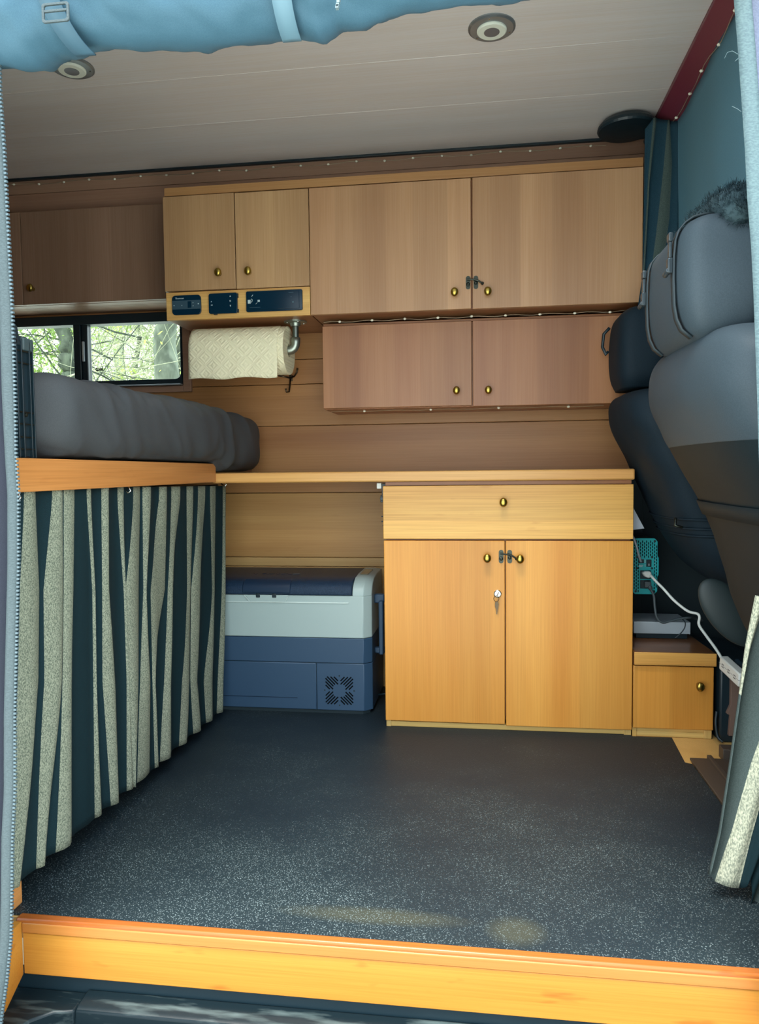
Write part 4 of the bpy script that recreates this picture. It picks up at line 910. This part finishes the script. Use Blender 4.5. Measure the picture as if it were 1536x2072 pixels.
for z0 in (.447, .4165): box('outlet', (.5015, .5340, IY-.0025, IY+.001, z0, z0+.0275), BLK, ca_, .0015)
wp = thing('white_power_cord', (.52, 2.40, .46), 'white extension cord with plug running from the inverter down to the outlet strip', 'cord')
MB().prism([(.503, .4685), (.512, .474), (.530, .474), (.534, .458), (.524, .452), (.512, .456)], 'Y', IY-.024, IY-.003).build('plug', WHITE, wp, .004)
pts = [(.528, IY-.026, .462), (.540, IY-.040, .447), (.560, IY-.055, .425), (.590, IY-.07, .390), (.625, IY-.085, .362), (.650, IY-.092, .356), (.656, IY-.095, .345), (.652, IY-.105, .325), (.664, IY-.13, .300), (.680, IY-.17, .270), (.689, IY-.197, .248), (.690, IY-.205, .238)]
def smooth_pts(p, n=8):
    p = [Vector(q) for q in p]; o = []
    for i in range(len(p)-1):
        a, b, c_, d = p[max(i-1, 0)], p[i], p[i+1], p[min(i+2, len(p)-1)]
        for k in range(n):
            t = k/n; o.append(.5*((2*b)+(-a+c_)*t+(2*a-5*b+4*c_-d)*t*t+(-a+3*b-3*c_+d)*t**3))
    return o+[p[-1]]
MB().tube(smooth_pts(pts), .0042, 10).build('cord', WHITE, wp, smooth=True)
bp_ = thing('black_power_cord', (.52, 2.40, .42), 'dark grey cord plugged into the lower outlet of the inverter, looping over the silver box', 'cord')
MB().box(.5115, .5325, IY-.020, IY-.003, .421, .4415).lathe([(.008, 0), (.006, .012)], (.527, IY-.016, .426), (.3, -.6, -.7), 14).build('plug', base('dark_grey_plug', (74, 82, 86), .4), bp_, .003)
MB().tube(smooth_pts([(.529, IY-.024, .418), (.536, IY-.035, .400), (.538, IY-.040, .370), (.543, IY-.045, .335), (.560, IY-.045, .318), (.585, IY-.04, .322), (.615, IY-.035, .329), (.645, IY-.03, .331), (.665, IY-.0, .325), (.70, IY+.03, .31)]), .0038, 10).build('cord', base('dark_grey_cord', (70, 80, 84), .45), bp_, smooth=True)
MB().tube(smooth_pts([(.622, IY-.02, .328), (.630, IY-.036, .318), (.628, IY-.038, .300), (.615, IY-.040, .282), (.600, IY-.040, .268)]), .0018, 8).build('thin_wire', BLK, bp_, smooth=True)
wc_ = thing('silver_cable', (.49, 2.40, .52), 'silver cable running from behind the cabinet into the inverter port', 'cable')
MB().tube(smooth_pts([(.455, IY+.01, .600), (.474, IY-.012, .585), (.484, IY-.018, .560), (.492, IY-.018, .530), (.500, IY-.010, .508), (.504, IY-.001, .503)]), .0036, 10).build('cord', SILVER, wc_, smooth=True)
sb_ = thing('silver_box', (.57, 2.47, .258), 'flat silver box lying on the step cabinet below the inverter', 'box')
MB().prism([(.484, 2.421), (.6565, 2.421), (.6530, 2.56), (.482, 2.56)], 'Z', .272, .3105).build('body', SILVER, sb_, .0015)
MB().box(.492, .648, 2.425, 2.55, .2565, .272).build('base_tray', BLK, sb_, .001)
cd = MB().prism([(.452, 2.35), (.4545, 2.35), (.494, 2.35)], 'Z', .6, .61)
cd = MB().add([(.447, 2.36, .715), (.447, 2.36, .605), (.5005, 2.36, .612), (.4545, 2.36, .700), (.447, 2.362, .715), (.447, 2.362, .605), (.5005, 2.362, .612), (.4545, 2.362, .700)],
              [(0, 1, 2, 3), (7, 6, 5, 4), (0, 4, 5, 1), (1, 5, 6, 2), (2, 6, 7, 3), (3, 7, 4, 0)]).build('paper_card', base('white_card', (206, 214, 226), .7), None, loc=(.447, 2.36, .61))
tag(cd, 'white card sticking out from the right side of the lower cabinet', 'card')
ps = thing('outlet_strip', (.70, 2.16, .24), 'white three-outlet power strip hanging at the corner of the step cabinet', 'power strip')
A = Vector((.692, 2.215, .238)); B = Vector((.7095, 2.105, .2165)); ax = (B-A).normalized(); sx_ = Vector((1, 0, 0)); sx_ = (sx_-ax*sx_.dot(ax)).normalized(); uz_ = ax.cross(sx_)*-1
MB().obox((A+B)/2, ax*(B-A).length/2, sx_*.0125, uz_*.020).build('housing', WHITE, ps, .004)
MB().obox((A+B)/2+uz_*.0001, ax*(B-A).length/2*1.002, sx_*.0127, uz_*.0006).build('seam', base('seam_grey', (150, 156, 156), .6), ps)
for k in (-.5, 0, .5):
    c = (A+B)/2+ax*(B-A).length/2*k*1.2-sx_*.0126
    MB().obox(c+uz_*.004, ax*.006, sx_*.0004, uz_*.001).obox(c-uz_*.004, ax*.006, sx_*.0004, uz_*.001).split('socket_slot', BLK, ps)
# cab step: pedestal plates and sills
ped = thing('seat_pedestal', (.75, 2.2, 0), 'dark metal seat pedestal with a brown plate, right of the step cabinet', 'seat base')
MB().box(.690, .80, 2.235, 2.55, -.005, .235).build('dark_box', BLK, ped, .006)
MB().prism([(.712, .020), (.752, .020), (.752, .215), (.716, .215), (.716, .11), (.706, .085), (.716, .08)], 'Y', 2.222, 2.236).build('brown_plate', BROWNMET, ped, .001)
MB().box(.745, .80, 2.13, 2.221, -.005, .230).build('steel_upright', STEEL, ped, .003)
MB().tube([(.738, 2.13, .235), (.738, 2.24, .235)], .008, 12).build('top_tube', STEEL, ped)
MB().tube(smooth_pts([(.684, 2.242, .085), (.680, 2.236, .05), (.684, 2.228, .015), (.694, 2.215, .004)]), .004, 8).build('cable', BLK, ped, smooth=True)
sl = MB().prism([(1.35, .0), (1.35, .006), (2.08, .006), (2.08, .0)], 'X', .566, .620).prism([(1.35, .0), (1.35, .014), (2.085, .014), (2.085, .0)], 'X', .612, .624)
sl.prism([(1.35, .0), (1.35, .003), (2.09, .003), (2.09, .0)], 'X', .624, .76).box(.655, .76, 2.085, 2.125, -.004, .030)
tag(sl.build('floor_sill', SILLM, None, .002, loc=(.62, 1.8, 0)), 'dark brown plastic sill strip beside the right edge of the mat', 'sill')

# ------------------------------------------------------------------ mat, threshold, step
mt_ = MB().prism([(-.90, 1.2075), (.566, 1.2075), (.566, 2.05), (.549, 2.06), (.5615, 2.2485), (.446, 2.2485), (.446, 2.679), (-.90, 2.679)], 'Z', -.0048, 0).build('rubber_mat', RUB, None, .001, loc=(0, 1.2, -.0048))
tag(mt_, 'speckled black rubber mat covering the van floor', 'mat')
th = thing('doorway_threshold', (0, 1.19, -.05), 'orange wooden threshold board along the near edge of the floor', 'threshold')
MB().box(-.83, .60, 1.1875, 1.2065, -.020, .0035).build('nosing', W['thrtop'], th, .004)
MB().box(-.8175, .60, 1.1860, 1.1905, -.0225, -.0035).build('lip', W['thrlip'], th, .002)
MB().box(-.8175, .60, 1.1885, 1.2045, -.100, -.0230).build('face_board', W['thr'], th, .0015)
MB().prism([(1.1885, -.100), (1.1885, -.002), (1.09, -.002), (1.09, -.158)], 'X', -.842, -.8180).build('return_board', W['thr'], th, .0015)
stp = thing('entry_step', (-.1, 1.1, -.2), 'scuffed black plastic entry step below the wooden threshold', 'step')
MB().box(-.95, .65, 1.198, 1.216, -.34, -.102).build('back_panel', BLK, stp, .002)
MB().prism([(1.197, -.124), (1.1600, -.127), (1.152, -.132), (1.1495, -.150), (1.1495, -.205), (1.197, -.205)], 'X', -.70, .65).build('back_ledge', STEPM, stp, .003)
rr = MB().prism([(-.95, 1.197), (-.70, 1.197), (-.70, 1.1500), (-.735, 1.143), (-.762, 1.12), (-.785, 1.07), (-.80, .95), (-.95, .95)], 'Z', -.205, -.130); rr.build('side_ledge', STEPM, stp, .004)
MB().prism([(-.80, .93), (.65, .93), (.65, 1.150), (-.70, 1.150), (-.735, 1.143), (-.762, 1.12), (-.785, 1.07)], 'Z', -.205, -.178).build('tread', STEPM, stp, .004)
MB().prism([(-.68, 1.135), (.65, 1.135), (.65, 1.128), (-.68, 1.128)], 'Z', -.178, -.172).build('tread_rib', STEPM, stp, .002)

# ------------------------------------------------------------------ zip-in door cloth (rolled up at the top, flaps at both sides)
ds = thing('door_cloth', (-.2, 1.1, 1.5), 'slate coloured zip-in door cloth rolled up over the doorway, with side flaps', 'door cover')
YR = 1.075
botp = [(-260, 150), (-100, 140), (0, 130), (40, 136), (72, 134), (95, 118), (112, 106), (170, 92), (280, 89), (420, 88), (470, 84), (520, 77), (560, 71), (592, 67), (625, 72), (650, 78), (668, 66), (685, 52), (730, 53), (765, 40), (790, 28), (830, 16), (900, 12), (980, 2), (1100, -14), (1300, -30), (1500, -45)]
prf = [at(x, y, Y=YR) for x, y in botp]; prf = [(p.x, p.z) for p in prf]
def bz(x):
    for (xa, za), (xb, zb_) in zip(prf[:-1], prf[1:]):
        if xa <= x <= xb: t = (x-xa)/(xb-xa); t = t*t*(3-2*t); return za+(zb_-za)*t
    return prf[0][1] if x < prf[0][0] else prf[-1][1]
rows = []; NX = 220
for i in range(NX+1):
    x = prf[0][0]+(prf[-1][0]-prf[0][0])*i/NX; zb_ = bz(x); r = .068 if x < -.25 else .068-.034*min(1, (x+.25)/.2); row = []
    for k in range(40):
        a = 2*PI*k/40; w = .010*noise.noise(Vector((x*14, math.cos(a)*1.6, math.sin(a)*1.6)))+.006*noise.noise(Vector((x*40+math.sin(a)*2, math.cos(a)*2.5, math.sin(a)*2.5)))
        w *= max(0, 1-max(0, -math.sin(a))**6); row.append((x, YR+(r+w)*math.cos(a), zb_+r+(r+w)*math.sin(a)))
    rows.append(row)
MB().grid(rows, closeu=True).build('rolled_panel', SCREENC, ds, smooth=True)
def strap_round(pxa, pxb, wd, shift):
    pa = at(pxa, 60, Y=YR-.07); x_ = pa.x; rows = []
    for k in range(21):
        a = -PI*.62-PI*.78*k/20 if False else -PI*.5+(-PI*.62)*(k/20)*1.0
        zz = bz(x_)+.068; xx = x_+shift*(1-k/20); rows.append([(xx-wd/2, YR+.0795*math.cos(a), zz+.0795*math.sin(a)), (xx+wd/2, YR+.0795*math.cos(a), zz+.0795*math.sin(a))])
    return x_, MB().grid(rows)
x_, s1 = strap_round(82, 0, .030, .030); s1o = s1.build('strap', base('slate_strap', (60, 92, 110), .6), ds, smooth=True, solid=.002)
bkp = at(113, 26, Y=YR-.086)
ringb = MB(); ringframe(ringb, rrect(bkp.x-.020, bkp.x+.020, bkp.z-.013, bkp.z+.013, .004), rrect(bkp.x-.0165, bkp.x+.0165, bkp.z-.010, bkp.z+.010, .003), bkp.y-.002, bkp.y+.001)
ringb.box(bkp.x-.0165, bkp.x+.0165, bkp.y-.002, bkp.y+.001, bkp.z+.001, bkp.z+.004); ringb.build('buckle', WEB, s1o, .0005)
x2_, s2 = strap_round(566, 0, .027, .0); s2.build('strap', base('slate_strap_light', (92, 124, 140), .5), ds, smooth=True, solid=.002)
pz = [at(x, y, Y=YR-.035) for x, y in ((703, -6), (700, 12), (697, 28), (694, 44), (692, 52))]
zt_ = MB()
for a, b in zip(pz[:-1], pz[1:]):
    for k in range(3): q = a.lerp(b, k/3); zt_.box(q.x-.002, q.x+.002, q.y-.040, q.y-.034, q.z-.0014, q.z+.0014)
o = zt_.build('roll_zip', base('dull_zip', (110, 130, 138), .5), ds); o['kind'] = 'stuff'
# left and right flaps
LI = [(-6, -100), (-3, 60), (0, 190), (8, 300), (14, 420), (20, 540), (25, 640), (30, 800), (32, 920), (37, 1000), (37, 1150), (33, 1320), (30, 1450), (30, 1600), (25, 1700), (24, 1800), (22, 1900), (14, 1980), (4, 2050), (-6, 2140)]
LO = [(x-26 if y < 900 else x-22, y) for x, y in LI]
def flap(inner, outer, far, Y, seed):
    rg = random.Random(seed); zi = sorted([(at(x, y, Y=Y).z, at(x, y, Y=Y).x) for x, y in inner], reverse=True); zo = sorted([(at(x, y, Y=Y).z, at(x, y, Y=Y).x) for x, y in outer], reverse=True)
    K = 160; z1_, z0_ = zi[0][0], zi[-1][0]; wb_, fb_ = [], []
    for k in range(K+1):
        z = z1_+(z0_-z1_)*k/K; xi, xo = interp(zi, z), interp(zo, z)
        wv = .0022*noise.noise(Vector((z*34, 0, seed)))
        wb_.append([(xi, Y, z), (xi*.66+xo*.34, Y-.002+wv, z), (xi*.33+xo*.67, Y-.002-wv, z), (xo, Y, z)])
        fb_.append([(xo+(far-xo)*u, Y-.0005-.02*u+.014*u*noise.noise(Vector((u*3, z*6, seed+5))), z) for u in [i/8 for i in range(9)]])
    return wb_, fb_, zi
wl, fl2, zi = flap(LI, LO, -1.02, 1.078, 1)
MB().grid(wl).build('webbing', WEB, ds, smooth=True, solid=.0015); MB().grid(fl2).build('side_flap', SCREEND, ds, smooth=True, solid=.001)
zt_ = MB(); z = zi[0][0]
while z > zi[-1][0]:
    xi = interp(zi, z); zt_.box(xi-.001, xi+.0032, 1.0755, 1.0795, z-.0015, z+.0015); z -= .0062
o = zt_.build('zip_teeth', base('grey_zip_teeth', (78, 96, 104), .4), ds); o['kind'] = 'stuff'
RI = [(1480, -80), (1485, 0), (1493, 100), (1500, 200), (1507, 300), (1512, 400), (1520, 500), (1525, 600), (1532, 800), (1538, 1000), (1546, 1200), (1560, 1600), (1580, 2140)]
RO = [(x+36, y) for x, y in RI]
WEBL = cloth('pale_edge_tape', (92, 112, 116), (80, 98, 104), 240, .6, .3, (1, 1, 2))
wr_, fr_, _z = flap(RI, RO, .64, 1.12, 2)
MB().grid(wr_).build('edge_tape', WEBL, ds, smooth=True, solid=.0015); MB().grid(fr_).build('side_flap', cloth('lilac_flap_cloth', (110, 118, 140), (100, 108, 130), 500, .6, .1), ds, smooth=True, solid=.001)
for pp in ([(1494, 110), (1482, 103), (1472, 106), (1466, 118)], [(1500, 226), (1492, 220), (1481, 215)], [(1494, 118), (1487, 124)]):
    MB().tube([at(x, y, Y=1.118) for x, y in pp], .0004, 5).build('loose_thread', WEBL, ds, smooth=True)
